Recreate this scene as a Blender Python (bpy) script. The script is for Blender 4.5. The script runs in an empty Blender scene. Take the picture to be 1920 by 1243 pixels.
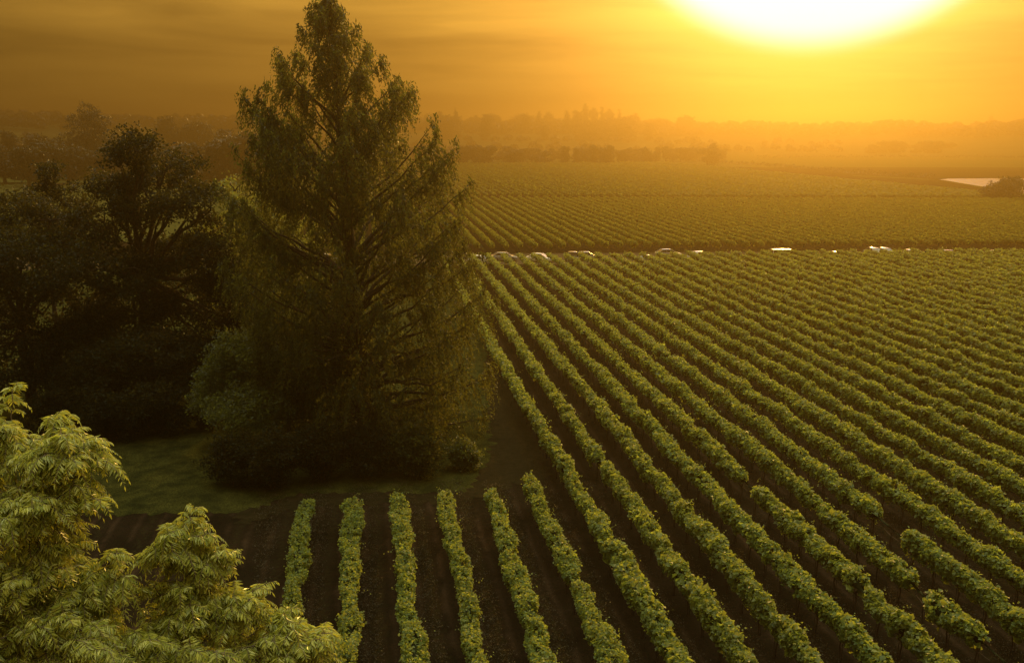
import bpy, math, random
import numpy as np
from mathutils import Vector

# ------------------------------------------------------------------ camera, sky, sun, exposure
sc = bpy.context.scene
COL = sc.collection
R_ = math.radians
F, HC = 1700.0, 21.5                       # focal length in photo pixels, eye height
PITCH = R_(12.65)
SUN_AZ, SUN_EL = R_(17.5), R_(15.0)        # azimuth to the right of straight ahead

cam_d = bpy.data.cameras.new('camera')
cam_d.sensor_width = 36.0
cam_d.lens = 36.0 * F / 1920.0
cam_d.clip_start, cam_d.clip_end = 0.2, 9000
cam = bpy.data.objects.new('camera', cam_d)
COL.objects.link(cam)
cam.location = (0, 0, HC)
cam.rotation_euler = (R_(90) - PITCH, 0, 0)
sc.camera = cam

sc.render.engine = 'CYCLES'
sc.view_settings.view_transform = 'Standard'
sc.view_settings.look = 'None'
sc.view_settings.exposure = 0.0
sc.view_settings.gamma = 1.0
cy = sc.cycles
cy.use_denoising = True
try:
    cy.denoiser = 'OPENIMAGEDENOISE'
    cy.denoising_prefilter = 'ACCURATE'
except Exception:
    pass
cy.max_bounces = 5
cy.diffuse_bounces = 2
cy.glossy_bounces = 2
cy.transmission_bounces = 4
cy.transparent_max_bounces = 4
cy.volume_bounces = 0
cy.caustics_reflective = False
cy.caustics_refractive = False
cy.sample_clamp_indirect = 4.0

SUN_DIR = Vector((math.sin(SUN_AZ) * math.cos(SUN_EL), math.cos(SUN_AZ) * math.cos(SUN_EL), math.sin(SUN_EL)))

wd = bpy.data.worlds.new('World')
sc.world = wd
wd.use_nodes = True
nt = wd.node_tree
nt.nodes.clear()


def N(tree, typ, **kw):
    n = tree.nodes.new(typ)
    for k, v in kw.items():
        if k.startswith('i_'):
            key = k[2:]
            key = int(key) if key.isdigit() else key.replace('_', ' ')
            n.inputs[key].default_value = v
        else:
            setattr(n, k, v)
    return n


def M_(tree, op, a, b=None, c=None):
    n = tree.nodes.new('ShaderNodeMath')
    n.operation = op
    for i, x in enumerate((a, b, c)):
        if x is None:
            continue
        if isinstance(x, (int, float)):
            n.inputs[i].default_value = x
        else:
            tree.links.new(x, n.inputs[i])
    return n.outputs[0]


def mixc(tree, fac, a, b, mode='MIX'):
    n = tree.nodes.new('ShaderNodeMix')
    n.data_type = 'RGBA'
    n.blend_type = mode
    for s, x in ((n.inputs[0], fac), (n.inputs[6], a), (n.inputs[7], b)):
        if isinstance(x, (int, float)):
            s.default_value = x
        elif isinstance(x, tuple):
            s.default_value = x if len(x) == 4 else x + (1,)
        else:
            tree.links.new(x, s)
    return n.outputs[2]


UPPER_SKY = 3.6


def build_sky():
    L = nt.links
    tc = N(nt, 'ShaderNodeTexCoord')
    nrm = N(nt, 'ShaderNodeVectorMath', operation='NORMALIZE')
    L.new(tc.outputs['Generated'], nrm.inputs[0])
    d = nrm.outputs[0]
    sky = N(nt, 'ShaderNodeTexSky', sky_type='NISHITA', sun_disc=False)
    sky.sun_elevation = SUN_EL
    sky.sun_rotation = SUN_AZ
    sky.dust_density = 4.0
    sky.air_density = 1.6
    # wide burnt-out aureole of the low sun in mist: angle from a direction just above the sun
    ce = R_(17.1)
    dot = N(nt, 'ShaderNodeVectorMath', operation='DOT_PRODUCT')
    L.new(d, dot.inputs[0])
    dot.inputs[1].default_value = (math.sin(SUN_AZ) * math.cos(ce), math.cos(SUN_AZ) * math.cos(ce), math.sin(ce))
    ang = M_(nt, 'MULTIPLY', M_(nt, 'ARCCOSINE', M_(nt, 'MINIMUM', dot.outputs['Value'], 1.0)), 57.2958)
    glow = M_(nt, 'MULTIPLY', M_(nt, 'EXPONENT', M_(nt, 'MULTIPLY', ang, -0.0345)), 0.98)
    # stretched mist clouds
    mp = N(nt, 'ShaderNodeMapping')
    mp.inputs['Scale'].default_value = (1.6, 1.6, 16.0)
    mp.inputs['Location'].default_value = (3.3, 1.2, 0.4)
    L.new(d, mp.inputs[0])
    nz = N(nt, 'ShaderNodeTexNoise')
    nz.inputs['Scale'].default_value = 1.9
    nz.inputs['Detail'].default_value = 5.0
    nz.inputs['Roughness'].default_value = 0.5
    nz.inputs['Distortion'].default_value = 0.35
    L.new(mp.outputs[0], nz.inputs['Vector'])
    mr = N(nt, 'ShaderNodeMapRange')
    mr.inputs['From Min'].default_value = 0.32
    mr.inputs['From Max'].default_value = 0.68
    mr.inputs['To Min'].default_value = 0.58
    mr.inputs['To Max'].default_value = 1.26
    L.new(nz.outputs[0], mr.inputs['Value'])
    lift = N(nt, 'ShaderNodeMapRange', interpolation_type='SMOOTHSTEP')
    lift.inputs['From Min'].default_value = math.sin(R_(4.0))
    lift.inputs['From Max'].default_value = math.sin(R_(9.0))
    lift.inputs['To Max'].default_value = 0.42
    sepz = N(nt, 'ShaderNodeSeparateXYZ')
    L.new(d, sepz.inputs[0])
    L.new(sepz.outputs[2], lift.inputs['Value'])
    glow = M_(nt, 'MULTIPLY', M_(nt, 'ADD', glow, lift.outputs[0]), mr.outputs[0])
    c1_ = N(nt, 'ShaderNodeVectorMath', operation='SCALE')
    c1_.inputs[0].default_value = (1.0, 0.525, 0.070)
    L.new(glow, c1_.inputs['Scale'])
    # brighter rim of glow round the core
    g2 = M_(nt, 'MULTIPLY', M_(nt, 'EXPONENT', M_(nt, 'MULTIPLY', M_(nt, 'MAXIMUM', M_(nt, 'SUBTRACT', ang, 11.5), 0.0), -0.34)), 0.50)
    r2 = N(nt, 'ShaderNodeVectorMath', operation='SCALE')
    r2.inputs[0].default_value = (1.0, 0.76, 0.30)
    L.new(g2, r2.inputs['Scale'])
    c1 = N(nt, 'ShaderNodeVectorMath', operation='ADD')
    L.new(c1_.outputs[0], c1.inputs[0])
    L.new(r2.outputs[0], c1.inputs[1])
    # the burnt-out core
    core = N(nt, 'ShaderNodeMapRange', interpolation_type='SMOOTHERSTEP')
    core.inputs['From Min'].default_value = 13.6
    core.inputs['From Max'].default_value = 11.0
    L.new(ang, core.inputs['Value'])
    c2 = mixc(nt, core.outputs[0], c1.outputs[0], (1.25, 1.30, 1.36))
    # pale mist overhead, brighter than the horizon away from the sun
    sep = N(nt, 'ShaderNodeSeparateXYZ')
    L.new(d, sep.inputs[0])
    up = N(nt, 'ShaderNodeMapRange', interpolation_type='SMOOTHSTEP')
    up.inputs['From Min'].default_value = math.sin(R_(26))
    up.inputs['From Max'].default_value = math.sin(R_(84))
    up.inputs['To Max'].default_value = UPPER_SKY
    L.new(sep.outputs[2], up.inputs['Value'])
    # ... and brighter on the sun's side than behind the viewer
    dh = N(nt, 'ShaderNodeVectorMath', operation='DOT_PRODUCT')
    L.new(d, dh.inputs[0])
    dh.inputs[1].default_value = (math.sin(SUN_AZ), math.cos(SUN_AZ), 0)
    side = M_(nt, 'MAXIMUM', M_(nt, 'ADD', 0.66, M_(nt, 'MULTIPLY', dh.outputs['Value'], 0.85)), 0.06)
    cu = N(nt, 'ShaderNodeVectorMath', operation='SCALE')
    cu.inputs[0].default_value = (0.88, 0.92, 0.66)
    L.new(M_(nt, 'MULTIPLY', up.outputs[0], side), cu.inputs['Scale'])
    c2 = mixc(nt, 1.0, c2, cu.outputs[0], 'ADD')
    tint = mixc(nt, 1.0, sky.outputs[0], (1.0, 0.55, 0.14), 'MULTIPLY')
    sc_ = N(nt, 'ShaderNodeVectorMath', operation='SCALE')
    L.new(tint, sc_.inputs[0])
    sc_.inputs['Scale'].default_value = 0.05
    add = N(nt, 'ShaderNodeVectorMath', operation='ADD')
    b1 = N(nt, 'ShaderNodeBackground')
    b2 = N(nt, 'ShaderNodeBackground')
    L.new(c2, b1.inputs[0])
    b1.inputs[1].default_value = 1.0
    L.new(sc_.outputs[0], b2.inputs[0])
    b2.inputs[1].default_value = 0.10
    ad = N(nt, 'ShaderNodeAddShader')
    L.new(b1.outputs[0], ad.inputs[0])
    L.new(b2.outputs[0], ad.inputs[1])
    out = N(nt, 'ShaderNodeOutputWorld')
    L.new(ad.outputs[0], out.inputs[0])


build_sky()

sun_d = bpy.data.lights.new('sun', 'SUN')
sun_d.energy = 4.0
sun_d.angle = R_(0.6)
sun_d.color = (1.0, 0.56, 0.12)
sun = bpy.data.objects.new('sun', sun_d)
COL.objects.link(sun)
sun.rotation_euler = SUN_DIR.to_track_quat('Z', 'Y').to_euler()
sun.location = SUN_DIR * 300

HAZE_DENSITY, HAZE_G = 0.0017, 0.85
HAZE_COLOR = (0.40, 0.284, 0.098)

# ------------------------------------------------------------------ helpers
CP, SP = math.cos(PITCH), math.sin(PITCH)


def ray(px, py):
    u, v = (px - 960) / F, (621.5 - py) / F
    return Vector((u, CP + v * SP, -SP + v * CP))


def gp(px, py, z=0.0):
    d = ray(px, py)
    t = (z - HC) / d.z
    return Vector((d.x * t, d.y * t, z))


def dp(px, py, Y):
    d = ray(px, py)
    t = Y / d.y
    return Vector((d.x * t, Y, HC + d.z * t))


def hz(py, Y):
    return dp(960, py, Y).z


def project(p):
    """world points (n,3) -> photo pixels and depth"""
    p = np.asarray(p, float)
    zc = p[..., 1] * CP - (p[..., 2] - HC) * SP
    yc = p[..., 1] * SP + (p[..., 2] - HC) * CP
    return 960 + F * p[..., 0] / zc, 621.5 - F * yc / zc, zc


def mesh_np(name, parts):
    """parts: list of (verts (n,3), faces (m,4) or (m,3), material index, smooth)"""
    me = bpy.data.meshes.new(name)
    V, LI, LT, MI, SM = [], [], [], [], []
    off = 0
    for v, f, mi, sm in parts:
        v = np.asarray(v, np.float32).reshape(-1, 3)
        f = np.asarray(f, np.int32)
        if len(v) == 0 or len(f) == 0:
            continue
        V.append(v)
        LI.append((f + off).ravel())
        LT.append(np.full(len(f), f.shape[1], np.int32))
        MI.append(np.full(len(f), mi, np.int32))
        SM.append(np.full(len(f), sm, bool))
        off += len(v)
    V = np.concatenate(V)
    LI = np.concatenate(LI)
    LT = np.concatenate(LT)
    me.vertices.add(len(V))
    me.vertices.foreach_set('co', V.ravel())
    me.loops.add(len(LI))
    me.loops.foreach_set('vertex_index', LI)
    me.polygons.add(len(LT))
    st = np.zeros(len(LT), np.int32)
    st[1:] = np.cumsum(LT)[:-1]
    me.polygons.foreach_set('loop_start', st)
    me.polygons.foreach_set('material_index', np.concatenate(MI))
    me.polygons.foreach_set('use_smooth', np.concatenate(SM))
    me.update(calc_edges=True)
    return me


def obj(name, me, mats, parent=None):
    for m in (mats if isinstance(mats, (list, tuple)) else [mats]):
        me.materials.append(m)
    o = bpy.data.objects.new(name, me)
    COL.objects.link(o)
    if parent is not None:
        o.parent = parent
    return o


def tag(o, label, cat, group=None, kind=None):
    if label:
        o['label'] = label
    if cat:
        o['category'] = cat
    if group:
        o['group'] = group
    if kind:
        o['kind'] = kind
    return o


def thing(name, label, cat, loc=(0, 0, 0), rz=0.0, group=None):
    o = bpy.data.objects.new(name, None)
    COL.objects.link(o)
    o.location = loc
    o.rotation_euler = (0, 0, rz)
    o.empty_display_size = 0.5
    return tag(o, label, cat, group)


def copy_thing(root, loc, rz=0.0, scale=(1, 1, 1), label=None, group=None):
    r = root.copy()
    COL.objects.link(r)
    r.location = loc
    r.rotation_euler = (0, 0, rz)
    r.scale = scale
    if label:
        r['label'] = label
    if group:
        r['group'] = group
    for ch in list(root.children):
        c = ch.copy()
        COL.objects.link(c)
        c.parent = r
        for g in list(ch.children):
            e = g.copy()
            COL.objects.link(e)
            e.parent = c
    return r


def unit(a):
    return a / np.maximum(np.linalg.norm(a, axis=-1, keepdims=True), 1e-9)


def leaf_quads(c, u, v, lift=0.0):
    """diamond leaves: centre c, half-length u, half-width v, edges lifted along the normal"""
    n = len(c)
    nn = unit(np.cross(u, v)) * (np.linalg.norm(v, axis=1, keepdims=True) * lift)
    P = np.empty((n, 4, 3), np.float32)
    P[:, 0] = c - u
    P[:, 1] = c + v - u * 0.12 + nn
    P[:, 2] = c + u - nn * 0.5
    P[:, 3] = c - v - u * 0.12 + nn
    Fq = np.arange(n * 4, dtype=np.int32).reshape(n, 4)
    return P.reshape(-1, 3), Fq


def rand_dirs(rng, n):
    return unit(rng.normal(size=(n, 3)))


def frame_from_normal(rng, nrm):
    t = rng.normal(size=nrm.shape)
    u = unit(np.cross(nrm, t))
    v = np.cross(nrm, u)
    return u, v


def tube(pts, rad, sides=7):
    pts = np.asarray(pts, float)
    rad = np.asarray(rad, float)
    n = len(pts)
    tan = np.gradient(pts, axis=0)
    tan = unit(tan)
    ref = np.tile(np.array([[0.31, 0.17, 0.93]]), (n, 1))
    ref[np.abs((tan * ref).sum(1)) > 0.95] = (0.9, 0.1, 0.2)
    a = unit(np.cross(tan, ref))
    for i in range(1, n):
        if np.dot(a[i], a[i - 1]) < 0:
            a[i] *= -1
    b = np.cross(tan, a)
    th = np.linspace(0, 2 * math.pi, sides, endpoint=False)
    ring = (np.cos(th)[None, :, None] * a[:, None] + np.sin(th)[None, :, None] * b[:, None])
    V = pts[:, None] + ring * rad[:, None, None]
    f = []
    for i in range(n - 1):
        for j in range(sides):
            k = (j + 1) % sides
            f.append((i * sides + j, i * sides + k, (i + 1) * sides + k, (i + 1) * sides + j))
    return V.reshape(-1, 3), np.array(f, np.int32)


def noise1(rng, x, step, amp):
    """smooth 1D noise over positions x"""
    lo = x.min() - step
    n = int((x.max() - lo) / step) + 4
    g = rng.uniform(-1, 1, n)
    t = (x - lo) / step
    i = np.floor(t).astype(int)
    fr = t - i
    fr = fr * fr * (3 - 2 * fr)
    return amp * (g[i] * (1 - fr) + g[i + 1] * fr)


# ------------------------------------------------------------------ materials
def mat(name):
    m = bpy.data.materials.new(name)
    m.use_nodes = True
    t = m.node_tree
    t.nodes.clear()
    out = t.nodes.new('ShaderNodeOutputMaterial')
    return m, t, out


def leaf_mat(name, dark, light, trans, tfac=0.45, rough=0.5, spec=0.35, patch=0.0):
    m, t, out = mat(name)
    g = N(t, 'ShaderNodeNewGeometry')
    oi = N(t, 'ShaderNodeObjectInfo')
    rnd = g.outputs['Random Per Island']
    base = mixc(t, rnd, dark, light)
    if patch:
        pz = N(t, 'ShaderNodeTexNoise')
        pz.inputs['Scale'].default_value = patch
        pz.inputs['Detail'].default_value = 2
        t.links.new(g.outputs['Position'], pz.inputs['Vector'])
        pr = N(t, 'ShaderNodeMapRange')
        pr.inputs['From Min'].default_value = 0.35
        pr.inputs['From Max'].default_value = 0.65
        t.links.new(pz.outputs[0], pr.inputs['Value'])
        base = mixc(t, pr.outputs[0], base, mixc(t, rnd, tuple(x * f for x, f in zip(dark, (0.55, 0.62, 0.6))), tuple(x * f for x, f in zip(light, (0.75, 0.75, 0.7)))))
    r2 = M_(t, 'FRACT', M_(t, 'MULTIPLY', rnd, 7.31))
    tcol = mixc(t, r2, trans, tuple(x * 0.6 for x in trans))
    v = N(t, 'ShaderNodeHueSaturation')
    v.inputs['Value'].default_value = 1.0
    t.links.new(M_(t, 'ADD', 0.485, M_(t, 'MULTIPLY', oi.outputs['Random'], 0.02)), v.inputs['Hue'])
    t.links.new(base, v.inputs['Color'])
    p = N(t, 'ShaderNodeBsdfPrincipled')
    t.links.new(v.outputs[0], p.inputs['Base Color'])
    p.inputs['Roughness'].default_value = rough
    p.inputs['Specular IOR Level'].default_value = spec
    tr = N(t, 'ShaderNodeBsdfTranslucent')
    t.links.new(tcol, tr.inputs['Color'])
    mx = N(t, 'ShaderNodeMixShader')
    mx.inputs[0].default_value = tfac
    t.links.new(p.outputs[0], mx.inputs[1])
    t.links.new(tr.outputs[0], mx.inputs[2])
    t.links.new(mx.outputs[0], out.inputs[0])
    return m


def plain_mat(name, col, rough=0.8, spec=0.3, metal=0.0, coat=0.0, var=0.0, vscale=3.0, col2=None, bump=0.0):
    m, t, out = mat(name)
    p = N(t, 'ShaderNodeBsdfPrincipled')
    p.inputs['Roughness'].default_value = rough
    p.inputs['Specular IOR Level'].default_value = spec
    p.inputs['Metallic'].default_value = metal
    p.inputs['Coat Weight'].default_value = coat
    if col2 is None:
        col2 = tuple(x * (1 - var) for x in col)
    if var or col2:
        tc = N(t, 'ShaderNodeTexCoord')
        nz = N(t, 'ShaderNodeTexNoise')
        nz.inputs['Scale'].default_value = vscale
        nz.inputs['Detail'].default_value = 6
        t.links.new(tc.outputs['Object'], nz.inputs['Vector'])
        mr = N(t, 'ShaderNodeMapRange')
        mr.inputs['From Min'].default_value = 0.35
        mr.inputs['From Max'].default_value = 0.65
        t.links.new(nz.outputs[0], mr.inputs['Value'])
        c = mixc(t, mr.outputs[0], col, col2)
        t.links.new(c, p.inputs['Base Color'])
        if bump:
            bp = N(t, 'ShaderNodeBump')
            bp.inputs['Strength'].default_value = bump
            bp.inputs['Distance'].default_value = 0.2
            t.links.new(nz.outputs[0], bp.inputs['Height'])
            t.links.new(bp.outputs[0], p.inputs['Normal'])
    t.links.new(p.outputs[0], out.inputs[0])
    return m


def ground_mat(name, cols, s1, s2, bump, rough=0.95, stripe=None):
    """three colours mixed by two noises, with a bumpy surface"""
    m, t, out = mat(name)
    p = N(t, 'ShaderNodeBsdfPrincipled')
    p.inputs['Roughness'].default_value = rough
    p.inputs['Specular IOR Level'].default_value = 0.0
    tc = N(t, 'ShaderNodeTexCoord')

    def nz(s, lo, hi, det=8):
        n = N(t, 'ShaderNodeTexNoise')
        n.inputs['Scale'].default_value = s
        n.inputs['Detail'].default_value = det
        n.inputs['Roughness'].default_value = 0.65
        t.links.new(tc.outputs['Object'], n.inputs['Vector'])
        r = N(t, 'ShaderNodeMapRange')
        r.inputs['From Min'].default_value = lo
        r.inputs['From Max'].default_value = hi
        t.links.new(n.outputs[0], r.inputs['Value'])
        return n.outputs[0], r.outputs[0]
    h1, f1 = nz(s1, 0.38, 0.62)
    h2, f2 = nz(s2, 0.42, 0.68)
    c = mixc(t, f1, cols[0], cols[1])
    c = mixc(t, f2, c, cols[2])
    if stripe:
        # two wheel tracks and a dry grassy middle in every aisle between rows
        dt = N(t, 'ShaderNodeVectorMath', operation='DOT_PRODUCT')
        t.links.new(tc.outputs['Object'], dt.inputs[0])
        dt.inputs[1].default_value = (stripe[0], stripe[1], 0)
        wob = M_(t, 'MULTIPLY', M_(t, 'SUBTRACT', h1, 0.5), 0.7)
        ph = M_(t, 'SUBTRACT', M_(t, 'ADD', dt.outputs['Value'], wob), stripe[2])
        m1 = M_(t, 'ABSOLUTE', M_(t, 'SUBTRACT', M_(t, 'FLOORED_MODULO', ph, stripe[3]), stripe[3] / 2))
        rut = M_(t, 'MULTIPLY', M_(t, 'MAXIMUM', M_(t, 'SUBTRACT', 1.0, M_(t, 'DIVIDE', M_(t, 'ABSOLUTE', M_(t, 'SUBTRACT', m1, 0.62)), 0.24)), 0.0), f1)
        mid = M_(t, 'MULTIPLY', M_(t, 'MAXIMUM', M_(t, 'SUBTRACT', 1.0, M_(t, 'DIVIDE', m1, 0.40)), 0.0), f2)
        c = mixc(t, M_(t, 'MULTIPLY', rut, 0.8), c, tuple(x * 1.9 for x in cols[1]))
        c = mixc(t, M_(t, 'MULTIPLY', mid, 0.9), c, (0.026, 0.023, 0.010))
    t.links.new(c, p.inputs['Base Color'])
    bp = N(t, 'ShaderNodeBump')
    bp.inputs['Strength'].default_value = bump
    bp.inputs['Distance'].default_value = 0.15
    t.links.new(h2, bp.inputs['Height'])
    t.links.new(bp.outputs[0], p.inputs['Normal'])
    t.links.new(p.outputs[0], out.inputs[0])
    return m


MV = leaf_mat('vine_leaf', (0.050, 0.098, 0.026), (0.150, 0.210, 0.054), (0.56, 0.62, 0.075), 0.42, patch=0.6)
MVI = plain_mat('vine_inner_shade', (0.016, 0.024, 0.008), 0.9, 0.1, var=0.5, vscale=2.0)  # darkened leaf tone, shade inside the canopy put into the colour
MVF = leaf_mat('far_vine_leaf', (0.060, 0.088, 0.022), (0.125, 0.150, 0.034), (0.44, 0.44, 0.05), 0.4, rough=0.75, spec=0.08)
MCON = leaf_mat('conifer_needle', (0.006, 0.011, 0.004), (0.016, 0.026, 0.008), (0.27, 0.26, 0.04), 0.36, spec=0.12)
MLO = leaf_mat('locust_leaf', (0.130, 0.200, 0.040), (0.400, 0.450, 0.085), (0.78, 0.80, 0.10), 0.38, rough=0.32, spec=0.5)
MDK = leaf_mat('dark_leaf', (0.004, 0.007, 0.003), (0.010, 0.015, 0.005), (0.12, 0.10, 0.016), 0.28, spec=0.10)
MOL = leaf_mat('olive_leaf', (0.060, 0.085, 0.026), (0.115, 0.140, 0.038), (0.40, 0.40, 0.06), 0.42)
MGR = leaf_mat('green_leaf', (0.018, 0.032, 0.010), (0.040, 0.060, 0.016), (0.34, 0.36, 0.05), 0.36)
MFAR = leaf_mat('far_leaf', (0.010, 0.014, 0.006), (0.020, 0.025, 0.009), (0.06, 0.06, 0.012), 0.25)
MBARK = plain_mat('bark', (0.060, 0.042, 0.028), 0.95, 0.1, var=0.5, vscale=5.0, bump=0.6)
MBARKP = plain_mat('pale_bark', (0.16, 0.13, 0.095), 0.9, 0.1, var=0.4, vscale=6.0, bump=0.4)
MSTAKE = plain_mat('vine_trunk_bark', (0.050, 0.035, 0.024), 0.95, 0.1, var=0.4, vscale=9.0)
MLAWN = ground_mat('lawn', ((0.022, 0.026, 0.008), (0.066, 0.068, 0.017), (0.013, 0.016, 0.006)), 0.7, 9.0, 1.0)
MTRACK = ground_mat('dirt', ((0.075, 0.052, 0.032), (0.095, 0.066, 0.040), (0.055, 0.050, 0.022)), 0.3, 1.5, 0.6)
MHEAD = ground_mat('headland', ((0.019, 0.015, 0.008), (0.027, 0.021, 0.010), (0.012, 0.012, 0.005)), 0.5, 2.5, 0.9)
MFIELD = ground_mat('meadow', ((0.060, 0.066, 0.018), (0.080, 0.078, 0.022), (0.042, 0.052, 0.015)), 0.03, 0.4, 0.6)
MHILL = ground_mat('hill', ((0.050, 0.058, 0.022), (0.080, 0.080, 0.032), (0.040, 0.048, 0.018)), 0.006, 0.05, 0.8)

# ------------------------------------------------------------------ setting: ground, track, lawn, pond, hills
ALPHA = math.atan((960 - 685) / F * CP)             # rows run this far to the left of straight ahead
RD = np.array([-math.sin(ALPHA), math.cos(ALPHA)])   # along a row
PD = np.array([math.cos(ALPHA), math.sin(ALPHA)])    # across the rows, to the right
SPC = 2.5
MSOIL = ground_mat('soil', ((0.011, 0.008, 0.005), (0.022, 0.0145, 0.009), (0.012, 0.011, 0.0055)), 0.35, 4.0, 0.9, stripe=(PD[0], PD[1], 0.46 * SPC, SPC))


def sheet(name, pts, z, m, kind='structure', rough=0.0):
    me = bpy.data.meshes.new(name)
    if rough:
        rng = random.Random(len(pts))
        q = []
        for a, b in zip(pts, pts[1:] + pts[:1]):
            a, b = Vector((a[0], a[1], 0)), Vector((b[0], b[1], 0))
            n = max(1, int((b - a).length / 0.35))
            n = min(n, 400)
            dr = (b - a).normalized()
            for i in range(n):
                w = rng.uniform(-1, 1) * rough
                q.append(a.lerp(b, i / n) + Vector((-dr.y, dr.x, 0)) * w)
        pts = q
    me.from_pydata([(p[0], p[1], z) for p in pts], [], [tuple(range(len(pts)))])
    me.update()
    o = obj(name, me, m)
    o['kind'] = kind
    return o


def big_ground():
    n = 60
    xs = np.linspace(-2600, 2600, n)
    ys = np.linspace(-300, 3400, n)
    X, Y = np.meshgrid(xs, ys, indexing='ij')
    V = np.stack([X, Y, np.zeros_like(X)], -1).reshape(-1, 3)
    idx = np.arange(n * n).reshape(n, n)
    f = np.stack([idx[:-1, :-1], idx[1:, :-1], idx[1:, 1:], idx[:-1, 1:]], -1).reshape(-1, 4)
    o = obj('ground', mesh_np('ground', [(V, f, 0, False)]), MSOIL)
    o['kind'] = 'structure'


big_ground()


def line_pts(pts, z=0):
    return [gp(x, y) for x, y in pts]


# the far meadows beyond the vineyard, the garden lawn, the farm track
sheet('meadow', [(-2500, 560, 0), (2500, 470, 0), (2500, 3300, 0), (-2500, 3300, 0)], 0.008, MFIELD)
sheet('side_meadow', [(-2000, 150, 0), (-62, 175, 0), (-140, 555, 0), (-2000, 560, 0)], 0.006, MFIELD)
lawn_pts = line_pts([(-700, 985), (460, 960), (560, 925), (880, 925), (930, 840), (915, 700), (905, 560), (880, 505), (-300, 505)])
sheet('lawn', lawn_pts, 0.012, MLAWN, rough=0.35)
sheet('headland', line_pts([(440, 965), (560, 928), (875, 925), (925, 840), (905, 700), (960, 700), (1005, 830), (1035, 905), (960, 905), (940, 925), (870, 940), (560, 950), (450, 985)]), 0.020, MHEAD, rough=0.45)
tr = line_pts([(-400, 512), (900, 497), (2150, 487), (2150, 467), (900, 476), (-400, 485)])
sheet('dirt_track', tr, 0.016, MTRACK)


def hills():
    rng = np.random.default_rng(5)
    na, nr = 160, 16
    az = np.linspace(R_(-62), R_(62), na)
    rr = np.linspace(0, 1, nr)
    V = np.zeros((na, nr, 3))
    prof = np.interp(np.degrees(az), [-62, -32, -20, -8, 0, 10, 20, 30, 62],
                     [30, 29, 27, 25, 22, 20, 18, 20, 24])
    prof = prof + noise1(rng, np.degrees(az), 4.0, 3.0)
    for i, t in enumerate(rr):
        dist = 760 + t * 900
        h = prof * np.sin(min(1.0, t * 1.9) * math.pi / 2) ** 1.3
        V[:, i, 0] = np.sin(az) * dist
        V[:, i, 1] = np.cos(az) * dist
        V[:, i, 2] = h - 0.4
    idx = np.arange(na * nr).reshape(na, nr)
    f = np.stack([idx[:-1, :-1], idx[1:, :-1], idx[1:, 1:], idx[:-1, 1:]], -1).reshape(-1, 4)
    o = obj('hills', mesh_np('hills', [(V.reshape(-1, 3), f, 0, True)]), MHILL)
    o['kind'] = 'structure'
    return az, prof


HAZ, HPROF = hills()


def hill_h(az, dist):
    t = min(max((dist - 760) / 900.0, 0), 1)
    return float(np.interp(az, HAZ, HPROF)) * math.sin(min(1.0, t * 1.9) * math.pi / 2) ** 1.3 - 0.4 if dist > 760 else 0.0


def pond():
    m, t, out = mat('pond_water')
    p = N(t, 'ShaderNodeBsdfPrincipled')
    p.inputs['Base Color'].default_value = (0.02, 0.025, 0.02, 1)
    p.inputs['Roughness'].default_value = 0.22
    p.inputs['IOR'].default_value = 1.33
    p.inputs['Specular IOR Level'].default_value = 0.5
    tc = N(t, 'ShaderNodeTexCoord')
    nz = N(t, 'ShaderNodeTexNoise')
    nz.inputs['Scale'].default_value = 0.9
    nz.inputs['Detail'].default_value = 3
    t.links.new(tc.outputs['Object'], nz.inputs['Vector'])
    bp = N(t, 'ShaderNodeBump')
    bp.inputs['Strength'].default_value = 0.9
    bp.inputs['Distance'].default_value = 0.25
    t.links.new(nz.outputs[0], bp.inputs['Height'])
    t.links.new(bp.outputs[0], p.inputs['Normal'])
    t.links.new(p.outputs[0], out.inputs[0])
    pts = line_pts([(1762, 337), (1790, 342), (1822, 347), (1845, 352), (1890, 360), (1925, 364), (1990, 370), (2080, 366),
                    (2080, 340), (1990, 336), (1900, 335), (1820, 335), (1780, 335.5)])
    o = sheet('pond_water', pts, 0.03, m)
    # raised grassy bank along the near shore
    xs = [1590, 1640, 1700, 1762, 1790, 1822, 1845, 1890, 1925, 1990, 2080]
    ys = [329, 331, 334, 337.6, 342.6, 347.8, 353, 361.5, 366, 372, 368]
    V = []
    for x, y in zip(xs, ys):
        a = gp(x, y)
        for off, z in ((0.0, 0.0), (-1.5, 0.10), (-4.0, 0.12), (-9.0, 0.0)):
            V.append((a.x, a.y + off, z + 0.01))
    n = len(xs)
    f = [(i * 4 + j, (i + 1) * 4 + j, (i + 1) * 4 + j + 1, i * 4 + j + 1) for i in range(n - 1) for j in range(3)]
    o = obj('pond_bank', mesh_np('pond_bank', [(np.array(V), np.array(f), 0, True)]), MFIELD)
    o['kind'] = 'structure'


pond()

# ------------------------------------------------------------------ vine rows
UNITS = ['', 'first', 'second', 'third', 'fourth', 'fifth', 'sixth', 'seventh', 'eighth', 'ninth', 'tenth', 'eleventh', 'twelfth',
         'thirteenth', 'fourteenth', 'fifteenth', 'sixteenth', 'seventeenth', 'eighteenth', 'nineteenth']
TENS = ['', '', 'twent', 'thirt', 'fort', 'fift', 'sixt', 'sevent', 'eight', 'ninet']


def ordinal(n):
    if n < 20:
        return UNITS[n]
    if n % 10 == 0:
        return TENS[n // 10] + 'ieth'
    return TENS[n // 10] + 'y-' + UNITS[n % 10]


def row_xy(s, r):
    r = np.asarray(r, float)
    return np.stack([RD[0] * r + PD[0] * s, RD[1] * r + PD[1] * s], -1)


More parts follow.
